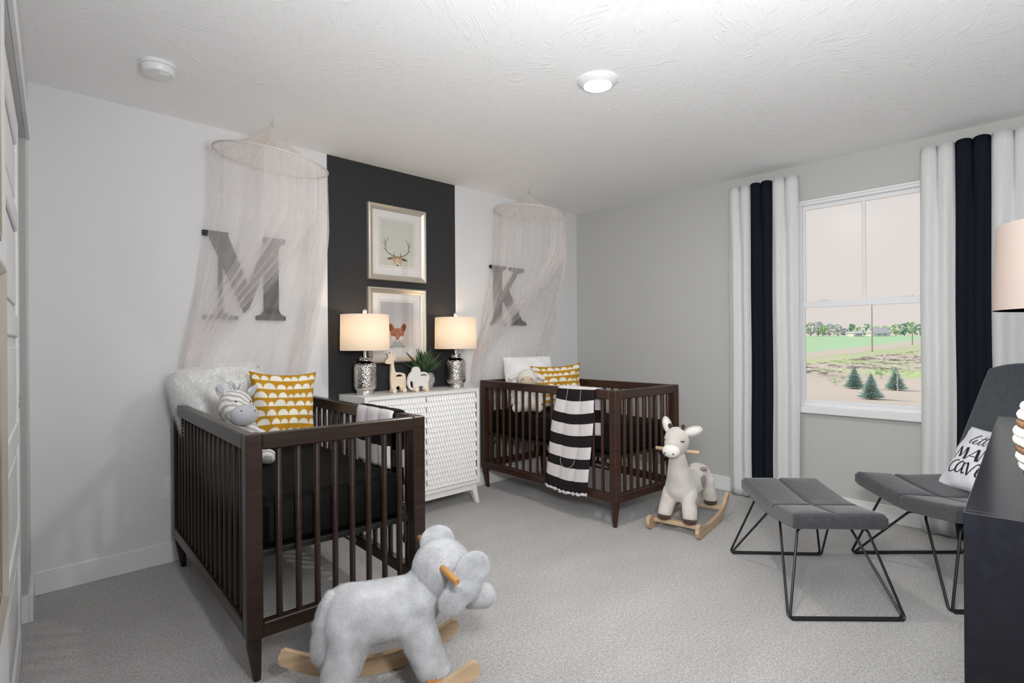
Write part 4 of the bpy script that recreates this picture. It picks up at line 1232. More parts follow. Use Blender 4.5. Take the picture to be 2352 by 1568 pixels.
def arcp(cx, cy, rx, ry, a0, a1, n=12): return [(cx + rx * cos(radians(a0 + (a1 - a0) * i / n)), cy + ry * sin(radians(a0 + (a1 - a0) * i / n))) for i in range(n + 1)]
def toy(name, label, loc, rotz, outline, holes, mt, wheels):
    t = thing(name, label, 'toy', loc, rotz)
    me = cut_prism(smoothp(outline + [outline[0]], 4)[:-1], holes, -0.009, 0.009)
    me.name = 'body'; me.materials.clear(); me.materials.append(mt)
    place(bpy.data.objects.new('body', me), t)
    for wx in wheels:
        obj('axle', MB().tube([(wx, -0.024, 0.0165), (wx, 0.024, 0.0165)], 0.003, 8), M['beech'], t)
        for s in (-1, 1):
            obj('wheel', MB().lathe([(0, -0.006), (0.0150, -0.006), (0.0165, -0.0045), (0.0165, 0.0045), (0.0150, 0.006), (0, 0.006)], 24, M=Matrix.Translation((wx, s * 0.017, 0.0165)) @ Matrix.Rotation(pi / 2, 4, 'X')), M['beech'], t)
    return t
gs = 1.0
toy('toy_giraffe', 'pale wooden giraffe toy on wheels beside the left lamp', (-2.190, -0.215, 0.848), radians(-2),
    [(-0.052, 0.012), (-0.058, 0.09), (-0.056, 0.16), (-0.056, 0.198), (-0.075, 0.198), (-0.094, 0.203), (-0.099, 0.214), (-0.088, 0.230), (-0.075, 0.246), (-0.083, 0.262), (-0.080, 0.270), (-0.068, 0.262), (-0.062, 0.262), (-0.060, 0.276), (-0.050, 0.278), (-0.047, 0.262), (-0.040, 0.260), (-0.034, 0.266), (-0.024, 0.262), (-0.026, 0.250), (-0.036, 0.244), (-0.020, 0.238), (-0.022, 0.228), (-0.036, 0.222), (-0.032, 0.170), (-0.020, 0.140), (0.010, 0.136), (0.045, 0.126), (0.056, 0.10), (0.056, 0.012), (0.026, 0.012), (0.012, 0.040), (-0.006, 0.046), (-0.020, 0.036), (-0.026, 0.012)],
    [[(-0.022, 0.108)] + arcp(0.006, 0.108, 0.030, 0.017, 180, 0, 10)[1:] ], M['beech'], (-0.037, 0.042))
toy('toy_elephant', 'white wooden elephant toy on wheels in front of the succulent', (-2.065, -0.262, 0.848), radians(-2),
    [(-0.030, 0.012), (-0.034, 0.060), (-0.046, 0.078), (-0.060, 0.074), (-0.060, 0.050), (-0.050, 0.030), (-0.040, 0.024), (-0.044, 0.014), (-0.060, 0.024), (-0.074, 0.045), (-0.078, 0.075), (-0.070, 0.110), (-0.055, 0.132), (-0.044, 0.140), (-0.040, 0.158), (-0.020, 0.172), (0.006, 0.168), (0.020, 0.148), (0.019, 0.134), (0.045, 0.136), (0.075, 0.126), (0.092, 0.100), (0.092, 0.076), (0.084, 0.060), (0.083, 0.012), (0.048, 0.012), (0.045, 0.036), (0.008, 0.036), (0.005, 0.012)],
    [[(0.018, 0.106)] + arcp(0.048, 0.106, 0.031, 0.018, 180, 0, 10)[1:]], M['toy_white'], (-0.013, 0.066))

# succulent
t = thing('potted_succulent', 'green spiky succulent in a round grey stone pot', 'plant', (-1.945, -0.178, 0.848))
t.scale = (1.25, 1.25, 1.25)
obj('pot', MB().lathe([(0, 0), (0.034, 0), (0.044, 0.012), (0.058, 0.045), (0.060, 0.060), (0.055, 0.085), (0.046, 0.100), (0.042, 0.100), (0.042, 0.088), (0.0, 0.088)], 14), M['stone'], t, angle=25)
obj('moss', MB().ell((0, 0, 0.086), (0.041, 0.041, 0.012), 16, 8), M['soil'], t)
lr = random.Random(8)
for k in range(26):
    ring_ = 0 if k < 8 else (1 if k < 18 else 2)
    az = (k * 2.39996) % (2 * pi)
    el = [radians(78), radians(48), radians(22)][ring_] + lr.uniform(-0.15, 0.15)
    L = [0.125, 0.135, 0.120][ring_] * lr.uniform(0.85, 1.1)
    mb = MB()
    def lf(u, v, az=az, el=el, L=L):
        w = 0.019 * (sin(pi * min(1, v * 0.86 + 0.14)) ** 0.8) * (1 - v ** 5)
        a = (u - 0.5) * 2
        s = v * L
        e2 = el + 0.35 * v * (1 if el > 0.7 else 0.9)
        x, z = s * cos(el) , s * sin(el) + 0.02 * v * v
        y = a * w; z += abs(a) * w * 0.55
        return (x * cos(az) - y * sin(az) + 0.008 * cos(az), x * sin(az) + y * cos(az) + 0.008 * sin(az), 0.094 + z)
    mb.grid(lf, 5, 9)
    o = obj('leaf', mb, M['leaf'], t)
    sd = o.modifiers.new('t', 'SOLIDIFY'); sd.thickness = 0.003

# ================================================================== rocking animals
def bow(mb, L, y0, y1, h=0.060, rise=0.080, flick=0.0, n=28):
    """rocker board in the xz plane, touching the floor at x=0, rounded tips turned up"""
    lo, hi = [], []
    for i in range(n + 1):
        x = -L + 2 * L * i / n
        a = abs(x) / L
        zl = rise * a ** 2.2
        lo.append((x, zl))
        hi.append((x * 0.985, zl + h * (1.0 if a < .75 else (1 - ((a - .75) / .25) ** 2 * 0.12)) + flick * a ** 6))
    tip = lambda s: [(s * (L + h * 0.30 * sin(pi * k / 6)), (lo[-1][1] + (hi[-1][1] - lo[-1][1]) * (0.5 - 0.5 * cos(pi * k / 6)))) for k in range(1, 6)]
    out = lo + tip(1) + hi[::-1] + tip(-1)[::-1]
    return mb.prism(out, y0, y1)

# ---- elephant
e = thing('rocking_elephant', 'grey plush rocking elephant in the foreground', 'rocking toy', (-3.273, -1.808, 0), radians(-24.5))
for s in (1, -1):
    obj('rocker', bow(MB(), 0.298, s * 0.145 - 0.011, s * 0.145 + 0.011, 0.062, 0.088), M['pine'], e, angle=30)
for x in (-0.125, 0.165):
    zc = 0.088 * (abs(x) / 0.285) ** 2.2
    obj('crossbar', MB().cbox(x - 0.024, x + 0.024, -0.160, 0.160, zc + 0.056, zc + 0.078, 0.003), M['oak'], e)
bd = [('e', (-0.085, 0, 0.285), (0.112, 0.105, 0.106)), ('l', (-0.08, 0, 0.288), 0.100, (0.11, 0, 0.292), 0.098), ('e', (0.13, 0, 0.30), (0.085, 0.088, 0.088)), ('l', (0.13, 0, 0.31), 0.080, (0.185, 0, 0.365), 0.075)]
for s in (1, -1):
    bd += [('l', (-0.085, s * 0.052, 0.25), 0.068, (-0.135, s * 0.088, 0.112), 0.054), ('e', (-0.137, s * 0.090, 0.102), (0.056, 0.052, 0.036)),
           ('l', (0.118, s * 0.048, 0.25), 0.066, (0.170, s * 0.086, 0.118), 0.054), ('e', (0.178, s * 0.088, 0.108), (0.058, 0.052, 0.036))]
body = blob('body', bd, M['plush_grey'], e, 0.006, 8)
hd = blob('head', [('e', (0.222, 0, 0.402), (0.102, 0.098, 0.103)), ('l', (0.275, 0, 0.375), 0.062, (0.325, 0, 0.300), 0.050), ('l', (0.325, 0, 0.300), 0.050, (0.372, 0, 0.284), 0.043)], M['plush_grey'], e, 0.006, 8)
def ear(s):
    Rt = lambda c, az, ry: Matrix.Translation(c) @ Matrix.Rotation(az, 4, 'Z') @ Matrix.Rotation(ry, 4, 'Y') @ Matrix.Translation((-c[0], -c[1], -c[2]))
    if s < 0:
        c1, c2, c3 = (0.300, -0.118, 0.432), (0.238, -0.122, 0.347), (0.275, -0.120, 0.388)
        az = radians(8)
    else:
        c1, c2, c3 = (0.232, 0.122, 0.452), (0.245, 0.130, 0.39), (0.238, 0.126, 0.42)
        az = radians(-10)
    return blob('ear', [('e', c1, (0.066, 0.020, 0.062), Rt(c1, az, -0.5)), ('e', c3, (0.066, 0.019, 0.066), Rt(c3, az, 0)), ('e', c2, (0.058, 0.020, 0.050), Rt(c2, az, -0.5))], M['plush_grey'], hd, 0.005, 6)
fur(ear(-1), 16000, 0.0012, 0.0006, 5); fur(ear(1), 9000, 0.0012, 0.0006, 6)
fur(body, 70000, 0.0014, 0.0006, 7); fur(hd, 32000, 0.0014, 0.0006, 8)
for s in (1, -1):
    obj('handle', MB().tube([(0.205, s * 0.070, 0.436), (0.205 - s * 0.022, s * (0.20 if s < 0 else 0.225), 0.437), (0.205 - s * 0.023, s * (0.205 if s < 0 else 0.23), 0.437)], [0.0115, 0.0115, 0.009], 18), M['oak'], e, label='honey coloured wooden handle')
    obj('eye', MB().ell((0.292, s * 0.062, 0.425), 0.007, 12, 8), M['black_thread'], hd)
fur(blob('tail', [('l', (-0.145, -0.02, 0.372), 0.019, (-0.172, -0.05, 0.325), 0.018), ('e', (-0.178, -0.056, 0.305), 0.022), ('l', (-0.178, -0.056, 0.30), 0.018, (-0.184, -0.064, 0.255), 0.021), ('e', (-0.184, -0.066, 0.225), (0.022, 0.022, 0.036))], M['plush_grey'], e, 0.005, 5), 7000, 0.0020, 0.0006, 9)

# ---- giraffe (looks towards the camera)
g = thing('rocking_giraffe', 'cream plush rocking giraffe with brown hooves beside the farther crib', 'rocking toy', (-0.905, -1.673, 0), radians(188.5))
def bow2(mb, y0, y1):
    pts_t = smoothp([(0.300, 0.075), (0.270, 0.088), (0.225, 0.072), (0.12, 0.052), (-0.05, 0.055), (-0.18, 0.080), (-0.27, 0.140), (-0.30, 0.160)], 5)
    pts_b = smoothp([(-0.312, 0.140), (-0.285, 0.098), (-0.19, 0.036), (-0.05, 0.004), (0.08, 0.0), (0.20, 0.006), (0.262, 0.002), (0.292, 0.012), (0.308, 0.040)], 5)
    return mb.prism((pts_t + pts_b), y0, y1)
for s in (1, -1):
    rk = obj('rocker', bow2(MB(), s * 0.155 - 0.011, s * 0.155 + 0.011), M['pine'], g, angle=30)
    for x in (0.20, 0.228, -0.19):
        obj('screw', MB().lathe([(0, -0.0115), (0.004, -0.0115), (0.004, 0.0115), (0, 0.0115)], 10, M=Matrix.Translation((x, s * 0.155, 0.045 if x > 0 else 0.062)) @ Matrix.Rotation(pi / 2, 4, 'X')), M['black_metal'], rk)
obj('crossbar', MB().cbox(0.195, 0.240, -0.145, 0.145, 0.042, 0.066, 0.003), M['pine'], g)
obj('crossbar', MB().cbox(-0.215, -0.170, -0.145, 0.145, 0.062, 0.086, 0.003), M['pine'], g)
bd = [('l', (0.11, 0, 0.255), 0.092, (-0.16, 0, 0.262), 0.085), ('e', (-0.165, 0, 0.275), (0.085, 0.088, 0.085)), ('e', (0.165, 0, 0.265), (0.080, 0.092, 0.095)),
      ('l', (0.170, 0, 0.30), 0.082, (0.205, 0, 0.46), 0.052)]
for s in (1, -1):
    bd += [('l', (0.165, s * 0.058, 0.23), 0.052, (0.215, s * 0.080, 0.105), 0.044), ('l', (-0.175, s * 0.052, 0.24), 0.055, (-0.190, s * 0.075, 0.125), 0.042)]
body = blob('body', bd, M['plush_cream'], g, 0.006, 8)
for s in (1, -1):
    for x, z in ((0.220, 0.084), (-0.192, 0.104)):
        obj('hoof', MB().ell((x, s * 0.081 if x > 0 else s * 0.076, z), (0.048, 0.044, 0.026), 18, 10), M['plush_brown'], g, label='brown plush hoof')
hd = blob('head', [('e', (0.215, 0.0, 0.565), (0.082, 0.076, 0.088)), ('l', (0.23, 0, 0.55), 0.066, (0.275, 0, 0.525), 0.055)], M['plush_cream'], g, 0.006, 8)
mz = blob('muzzle', [('e', (0.305, 0.0, 0.516), (0.040, 0.056, 0.042))], M['muzzle_white'], hd, 0.005, 4, label='white plush muzzle')
for s in (1, -1):
    obj('nostril', MB().ell((0.340, s * 0.026, 0.506), (0.004, 0.0035, 0.007), 8, 6), M['black_thread'], mz)
    obj('eye', MB().tube([(0.277, s * 0.050, 0.578), (0.272, s * 0.058, 0.572), (0.262, s * 0.066, 0.576)], 0.0035, 6), M['black_thread'], hd, label='stitched sleepy eye')
    Re = Matrix.Translation((0.195, s * (0.098 if s > 0 else 0.066), 0.632 if s > 0 else 0.652)) @ Matrix.Rotation(-1.25 if s > 0 else 0.30, 4, 'X')
    ea = blob('ear', [('e', (0, 0, 0), (0.016, 0.032, 0.062), Re)], M['plush_cream'], hd, 0.005, 4)
    obj('ear_lining', MB().ell((0.012, 0, 0), (0.008, 0.021, 0.046), 14, 10, Re), M['muzzle_white'], hd)
    ho = obj('horn', MB().tube([(0.215, s * 0.036, 0.632), (0.213, s * 0.040, 0.650)], 0.009, 10).ell((0.213, s * 0.041, 0.656), 0.015, 14, 10), M['plush_brown'], hd, label='brown plush horn')
    obj('handle', MB().tube([(0.205, s * 0.06, 0.505), (0.205, s * 0.136, 0.505), (0.205, s * 0.140, 0.505)], [0.0115, 0.0115, 0.009], 16), M['pine'], g)
# plush spots sewn on the body
for (c, r_, mk) in (((0.205, 0.128, 0.205), (0.022, 0.012, 0.030), 0), ((-0.03, 0.083, 0.275), (0.050, 0.012, 0.042), 0), ((-0.12, 0.055, 0.334), (0.040, 0.024, 0.012), 0), ((0.02, -0.088, 0.285), (0.040, 0.012, 0.030), 0), ((-0.12, -0.055, 0.338), (0.036, 0.022, 0.012), 0)):
    obj('spot', MB().ell(c, r_, 16, 8), M['plush_mauve'], g, label='mauve brown spot')
obj('tail', MB().tube([(-0.245, 0, 0.30), (-0.268, 0.01, 0.26), (-0.272, 0.012, 0.21)], [0.012, 0.010, 0.008], 8).ell((-0.272, 0.012, 0.195), (0.014, 0.014, 0.026), 10, 8), M['plush_brown'], g)

# ================================================================== footstool and armless chair
def gull_pad(mb, W, D, T, zfun, seams_u, seams_v, nu=46, nv=34, r=0.018, Mx=None):
    """upholstered slab: u across (W), v along (D); rounded rim, sewn-in seams; zfun(u, v) is the middle surface"""
    def top(u, v, s):
        a, b = u * W / 2, v * D / 2
        ex, ey = max(0, abs(a) - (W / 2 - r)) / r, max(0, abs(b) - (D / 2 - r)) / r
        rim = sqrt(max(0.0, 1 - min(1, (ex ** 2 + ey ** 2))))
        q = 1.0
        if s > 0:
            for c in seams_u: q = min(q, 0.70 + 0.30 * min(1, abs(a - c * W / 2) / 0.010))
            for c in seams_v: q = min(q, 0.70 + 0.30 * min(1, abs(b - c * D / 2) / 0.010))
        h = T / 2 * (0.60 + 0.40 * rim) * (q if s > 0 else 1)
        if s > 0:
            dq = min([W / 2 - abs(a), D / 2 - abs(b)] + [abs(a - c * W / 2) for c in seams_u] + [abs(b - c * D / 2) for c in seams_v])
            h += 0.012 * (1 - math.exp(-max(0, dq) / 0.04)) - 0.004
        return Vector((a, b, zfun(u, v) + s * h))
    # non-uniform samples, dense at rim and seams
    def samples(n, L, seams):
        xs = set([-1 + 2 * i / (n - 1) for i in range(n)])
        for c in seams:
            for d in (-0.018, -0.008, -0.003, 0, 0.003, 0.008, 0.018): xs.add(max(-1, min(1, c + d * 2 / L)))
        for d in (0.002, 0.005, 0.010, 0.016):
            xs.add(1 - d * 2 / L); xs.add(-1 + d * 2 / L)
        return sorted(xs)
    us, vs_ = samples(nu, W, seams_u), samples(nv, D, seams_v)
    nu, nv = len(us), len(vs_)
    vv, fs = [], []
    for s in (1, -1):
        for v in vs_:
            for u in us: vv.append(top(u, v, s))
    N = nu * nv
    for j in range(nv - 1):
        for i in range(nu - 1):
            a = j * nu + i
            fs.append((a, a + 1, a + 1 + nu, a + nu)); fs.append((N + a, N + a + nu, N + a + 1 + nu, N + a + 1))
    per = [(i, 0) for i in range(nu - 1)] + [(nu - 1, j) for j in range(nv - 1)] + [(i, nv - 1) for i in range(nu - 1, 0, -1)] + [(0, j) for j in range(nv - 1, 0, -1)]
    for k in range(len(per)):
        i, j = per[k]; i2, j2 = per[(k + 1) % len(per)]
        fs.append((j * nu + i, N + j * nu + i, N + j2 * nu + i2, j2 * nu + i2))
    if Mx is not None: vv = [Mx @ p for p in vv]
    return mb.add(vv, fs)

def rounded(pts, r=0.03, n=5):
    """polyline with rounded corners"""
    P = [Vector(p) for p in pts]; out = [P[0]]
    for i in range(1, len(P) - 1):
        a, b, c = P[i - 1], P[i], P[i + 1]
        d1, d2 = (a - b), (c - b)
        k = min(r, d1.length * .45, d2.length * .45)
        p, q = b + d1.normalized() * k, b + d2.normalized() * k
        for j in range(n + 1):
            t_ = j / n
            out.append(p.lerp(b, t_).lerp(b.lerp(q, t_), t_))
    out.append(P[-1]); return out

# footstool: local x along its length (towards the window side), y across
sc_ = Vector((-1.335, -2.520, 0)); sa = atan2(0.423, 0.451)
st = thing('footstool', 'charcoal quilted footstool on thin black wire legs', 'footstool', sc_, sa)
SL, SW = 0.610, 0.400
zs_ = lambda u, v: 0.376 + 0.030 * abs(u + 0.12) ** 1.3
obj('seat_cushion', gull_pad(MB(), SL, SW, 0.070, zs_, [-0.32], [0.05]), M['seat'], st, angle=60, label='charcoal quilted seat')
def wl(p): return Matrix.Rotation(-sa, 4, 'Z') @ (Vector(p) - sc_)
A, B = wl((-1.768, -2.592, 0.007)), wl((-1.429, -2.935, 0.007))
A2, B2 = wl((-1.222, -2.088, 0.007)), wl((-0.897, -2.447, 0.007))
zt = 0.350
def legloop(A, B, s, par, mt=None):
    """one end: floor rod with a rod to the mid side and a rod to the outer end from each corner"""
    fx = s * 0.235
    w = SW / 2 - 0.05
    up_ = (0, 0, 1)
    d = Vector((s * 0.016, 0, 0))
    outer = [(fx * 0.9, 0.02, zt), (fx, w, zt), A, B, (fx, -w, zt), (fx * 0.9, -0.02, zt)]
    inner = [(s * 0.02, w - 0.02, zt - 0.002), (s * 0.05, w, zt - 0.004), A - d, B - d, (s * 0.05, -w, zt - 0.004), (s * 0.02, -w + 0.02, zt - 0.002)]
    obj('wire_leg', MB().tube(rounded(outer, 0.022), 0.0055, 10), M['black_metal'], par)
    obj('wire_leg', MB().tube(rounded(inner, 0.022), 0.0055, 10), M['black_metal'], par)
def order(a, b): return (a, b) if a.y > b.y else (b, a)
legloop(*order(A, B), -1, st); legloop(*order(A2, B2), 1, st)

# chair: local x = across (towards the window wall side), y = towards its front
cc = Vector((-0.785, -3.020, 0)); ca = atan2(0.74, 0.67)
ch = thing('armless_chair', 'charcoal quilted armless lounge chair with wire legs by the right curtain', 'chair', cc, ca)
CWd, CDp = 0.66, 0.56
zc_ = lambda u, v: 0.372 + 0.038 * abs(u) ** 1.3 + 0.022 * (v > 0) * v
obj('seat_cushion', gull_pad(MB(), CWd, CDp, 0.075, zc_, [0.0], [0.25]), M['seat'], ch, angle=60, label='charcoal quilted seat')
BH = 0.70
lean = radians(20)
Mb = Matrix.Translation((0, -CDp / 2 + 0.035, 0.40)) @ Matrix.Rotation(pi / 2 + lean, 4, 'X') @ Matrix.Translation((0, BH / 2, 0))
mb = MB()
gull_pad(mb, 0.70, BH, 0.060, lambda u, v: 0.020 * u * u, [], [-0.45, 0.02, 0.48], Mx=None)
# tapered and rounded at the top
vv = []
for p in mb.v:
    k = (p[1] + BH / 2) / BH
    a = p[0] * (1 - 0.10 * k)
    y = p[1]
    vv.append(tuple(Mb @ Vector((a, y - 0.04 * max(0, k - 0.85) / .15 * (abs(p[0]) / 0.35) ** 3, p[2]))))
mb.v = vv
obj('backrest', mb, M['seat_back'], ch, angle=60, label='blue-grey quilted backrest with horizontal seams')
def wl2(p): return Matrix.Rotation(-ca, 4, 'Z') @ (Vector(p) - cc)
far = (wl2((-0.747, -2.561, 0.007)), wl2((-0.322, -2.984, 0.007)))
nearL = wl2((-1.212, -3.060, 0.007)); nearR = nearL + (far[1] - far[0])
for (F_, B_, s) in ((far[0], far[1], 1), (nearL, nearR, -1)):
    d = Vector((s * 0.016, 0, 0)); zt2 = 0.335
    outer = [(s * 0.20, 0.02, zt2), (s * 0.25, 0.19, zt2 + .012), F_, B_, (s * 0.25, -0.20, zt2), (s * 0.20, -0.02, zt2)]
    inner = [(s * 0.02, 0.16, zt2 - 0.006), (s * 0.05, 0.19, zt2 - 0.006), F_ - d, B_ - d, (s * 0.05, -0.20, zt2 - 0.006), (s * 0.02, -0.18, zt2 - 0.006)]
    obj('wire_leg', MB().tube(rounded(outer, 0.022), 0.006, 10), M['black_metal'], ch)
    obj('wire_leg', MB().tube(rounded(inner, 0.022), 0.006, 10), M['black_metal'], ch)

# cushion with lettering, leaning on the backrest
me, P = pillow_mesh('cushion', 0.40, 0.36, 0.13, M['cush_white'], 45, 0.07, 0, 0.003, 12)
cu = thing('lettered_cushion', 'white cushion lettered little MAN cave on the armless chair', 'cushion')
place(bpy.data.objects.new('cover', me), cu)
# local frame: X = viewer's right = -x of the chair ; front (-Y) = chair front
cu.matrix_world = Matrix.Translation(cc) @ Matrix.Rotation(ca, 4, 'Z') @ Matrix.Translation((0.015, -0.085, 0.418)) @ Matrix.Rotation(pi, 4, 'Z') @ Matrix.Rotation(-radians(33), 4, 'X')
GL = {
 'l': ([[(0.0, 0.25), (0.25, 0.55), (0.40, 0.92), (0.28, 0.98), (0.20, 0.5), (0.28, 0.06), (0.55, 0.14)]], 0.42),
 'i': ([[(0.0, 0.14), (0.18, 0.50), (0.16, 0.12), (0.28, 0.03), (0.46, 0.16)], [(0.26, 0.66), (0.28, 0.68)]], 0.36),
 't': ([[(0.0, 0.14), (0.24, 0.55), (0.32, 0.92), (0.20, 0.4), (0.24, 0.04), (0.48, 0.16)], [(0.02, 0.60), (0.30, 0.64), (0.55, 0.72)]], 0.40),
 'e': ([[(0.0, 0.14), (0.30, 0.30), (0.36, 0.46), (0.24, 0.52), (0.10, 0.30), (0.16, 0.05), (0.36, 0.03), (0.58, 0.20)]], 0.50),
 'C': ([[(0.62, 0.86), (0.48, 0.98), (0.20, 0.78), (0.05, 0.38), (0.20, 0.04), (0.50, 0.08), (0.72, 0.28)]], 0.62),
 'a': ([[(0.58, 0.78), (0.36, 0.90), (0.10, 0.58), (0.12, 0.12), (0.36, 0.10), (0.58, 0.50), (0.62, 0.84), (0.60, 0.30), (0.68, 0.05), (0.86, 0.16)]], 0.74),
 'v': ([[(0.0, 0.72), (0.10, 0.88), (0.20, 0.70), (0.34, 0.06), (0.42, 0.10), (0.66, 0.80), (0.86, 0.98), (0.94, 0.86)]], 0.78),
 'E': ([[(0.10, 0.40), (0.50, 0.52), (0.58, 0.78), (0.40, 0.92), (0.16, 0.62), (0.16, 0.16), (0.44, 0.02), (0.76, 0.22)]], 0.7),
}
def ribbon(pts, wf):
    pts = [Vector((a, b, 0)) for a, b in pts]
    vs, fs = [], []
    for i, p in enumerate(pts):
        a, b = pts[max(0, i - 1)], pts[min(len(pts) - 1, i + 1)]
        d = (b - a).normalized() if (b - a).length > 1e-9 else Vector((1, 0, 0))
        nrm = Vector((-d.y, d.x, 0)); w = wf(d)
        for s in (-1, 1):
            q = p + nrm * w * s
            u, v = 0.5 + q.x / 0.40, q.y / 0.36
            S = P(min(.98, max(.02, u)), min(.98, max(.02, v)), -1)
            vs.append((S.x, S.y - 0.0014, S.z))
    for i in range(len(pts) - 1): fs.append((2 * i, 2 * i + 1, 2 * i + 3, 2 * i + 2))
    return vs, fs
def word(name, txt, x, y, s, slant, wt):
    mb = MB()
    for chx in txt:
        st_, adv = GL[chx]
        for k in st_:
            pp = [(x + (a + slant * b) * s, y + b * s) for a, b in k]
            pp = smoothp(pp, 7) if len(pp) > 2 else pp
            mb.add(*ribbon(pp, lambda d: wt * (0.55 + 0.75 * max(0, -d.y) + 0.15)))
        x += adv * s
    obj(name, mb, M['ink'], cu, smooth=False, label='black lettering')
word('lettering', 'little', -0.112, 0.244, 0.068, 0.25, 0.0022)
word('lettering', 'CavE', -0.140, 0.068, 0.074, 0.12, 0.0036)
mb = MB()
def bar(a, b, w): 
    n = 10
    pp = [(a[0] + (b[0] - a[0]) * i / n, a[1] + (b[1] - a[1]) * i / n) for i in range(n + 1)]
    mb.add(*ribbon(pp, lambda d: w))
for (x, g_) in ((-0.145, 'M'), (-0.060, 'A'), (0.014, 'N')):
    h0, h1 = 0.150, 0.222
    T_, t2 = 0.0085, 0.0026
    if g_ == 'M':
        bar((x, h0), (x + 0.018, h1), t2); bar((x + 0.020, h1), (x + 0.036, h0 + 0.012), T_ * .8); bar((x + 0.038, h0 + 0.012), (x + 0.062, h1), t2); bar((x + 0.064, h1), (x + 0.078, h0), T_)
    elif g_ == 'A':
        bar((x, h0), (x + 0.038, h1), t2); bar((x + 0.040, h1), (x + 0.066, h0), T_); bar((x + 0.012, h0 + 0.024), (x + 0.052, h0 + 0.024), t2)
    else:
        bar((x, h0), (x + 0.006, h1), t2); bar((x + 0.008, h1), (x + 0.058, h0), T_); bar((x + 0.060, h0), (x + 0.068, h1), t2)
bar((-0.168, 0.175), (-0.155, 0.182), 0.002)
obj('lettering', mb, M['ink'], cu, smooth=False, label='bold black capital lettering')

# ================================================================== ebony dresser with basket and lamp
ea = atan2(0.075, 1.54)
ed = thing('ebony_dresser', 'dark ebony dresser at the right edge', 'dresser', (-3.028, -3.309, 0), ea)
EL, ED_, EH = 1.54, 0.46, 0.90
obj('body', MB().cbox(0.004, EL - 0.004, -ED_ + 0.004, -0.022, 0.06, EH - 0.026, 0.003), M['ebony'], ed)
obj('dresser_top', MB().cbox(0.020, EL - 0.020, -ED_, 0, EH - 0.026, EH, 0.001), M['ebony'], ed)
obj('plinth', MB().cbox(0.03, EL - 0.03, -ED_ + 0.03, -0.05, 0.0, 0.06, 0.002), M['ebony'], ed)
for sx_ in (0.0, EL - 0.02):
    obj('side_panel', MB().cbox(sx_, sx_ + 0.02, -ED_, -0.0, 0.0, EH, 0.001), M['ebony'], ed)
for i in range(2):
    for j in range(3):
        xa = 0.024 + i * 0.747; za = 0.075 + j * 0.266
        obj('drawer', MB().cbox(xa, xa + 0.741, -0.024, -0.004, za, za + 0.258, 0.003), M['ebony'], ed)
def on_dresser(x, y): return Matrix.Rotation(ea, 4, 'Z') @ Vector((x, y, 0)) + Vector((-3.028, -3.309, EH))
bk = thing('woven_basket', 'round white and brown woven basket on the ebony dresser', 'basket', on_dresser(0.20, -0.214))
rows = 14
wm, bm_ = MB(), MB()
for i in range(rows):
    z = 0.012 + i * 0.0153
    R_ = 0.118 + 0.030 * sin(pi * (i + 0.8) / rows)
    nb = 60
    for k in range(nb):
        a = 2 * pi * (k + 0.5 * (i % 2)) / nb
        brown = (i % 3 == 2)
        rad = 0.0088 if not brown else 0.0068
        tgt = bm_ if brown else wm
        Mx = Matrix.Translation((R_ * cos(a), R_ * sin(a), z)) @ Matrix.Rotation(a, 4, 'Z') @ Matrix.Rotation(0.5, 4, 'X')
        tgt.ell((0, 0, 0), (rad * 0.9, rad * 1.25, rad * 0.95), 8, 6, Mx)
    bm_.lathe([(R_ - 0.012, z - 0.010), (R_ - 0.004, z - 0.010), (R_ - 0.004, z + 0.010), (R_ - 0.012, z + 0.010), (R_ - 0.012, z - 0.010)], 40)
bm_.lathe([(0, 0.0), (0.12, 0.0), (0.12, 0.006), (0, 0.006)], 36)
obj('white_weave', wm, M['rope_white'], bk, kind='stuff', label='rows of white woven rope')
obj('brown_weave', bm_, M['rope_brown'], bk, kind='stuff', label='rows of brown woven rattan')
table_lamp2 = thing('table_lamp', 'tall drum shade lamp at the right edge, on the ebony dresser', 'lamp', on_dresser(1.02, -0.203))
obj('base', MB().lathe([(0, 0), (0.075, 0), (0.078, 0.014), (0.03, 0.03), (0.022, 0.06), (0.045, 0.13), (0.05, 0.20), (0.03, 0.28), (0.014, 0.31), (0.012, 0.40), (0, 0.40)], 36), M['nickel'], table_lamp2)
obj('lamp_shade', MB().lathe([(0.200, 0.372), (0.190, 0.620), (0.1885, 0.620), (0.1985, 0.372), (0.200, 0.372)], 72), M['shade_blush'], table_lamp2, angle=60)
mb = MB()
for k in range(3):
    a = 2 * pi * k / 3
    mb.tube([(0.008 * cos(a), 0.008 * sin(a), 0.605), (0.190 * cos(a), 0.190 * sin(a), 0.605)], 0.0018, 6)
mb.tube([(0, 0, 0.40), (0, 0, 0.64)], 0.004, 8)
obj('spider', mb, M['nickel'], table_lamp2)
obj('bulb', MB().ell((0.03, 0, 0.47), (0.028, 0.028, 0.036), 16, 10), emit('dim_bulb', (1.0, 0.76, 0.52), 3), table_lamp2)
l = light('lamp_glow', 'POINT', (0.03, 0, 0.50), LAMP_W * 0.35, LAMP_C, 0.035); l.parent = table_lamp2

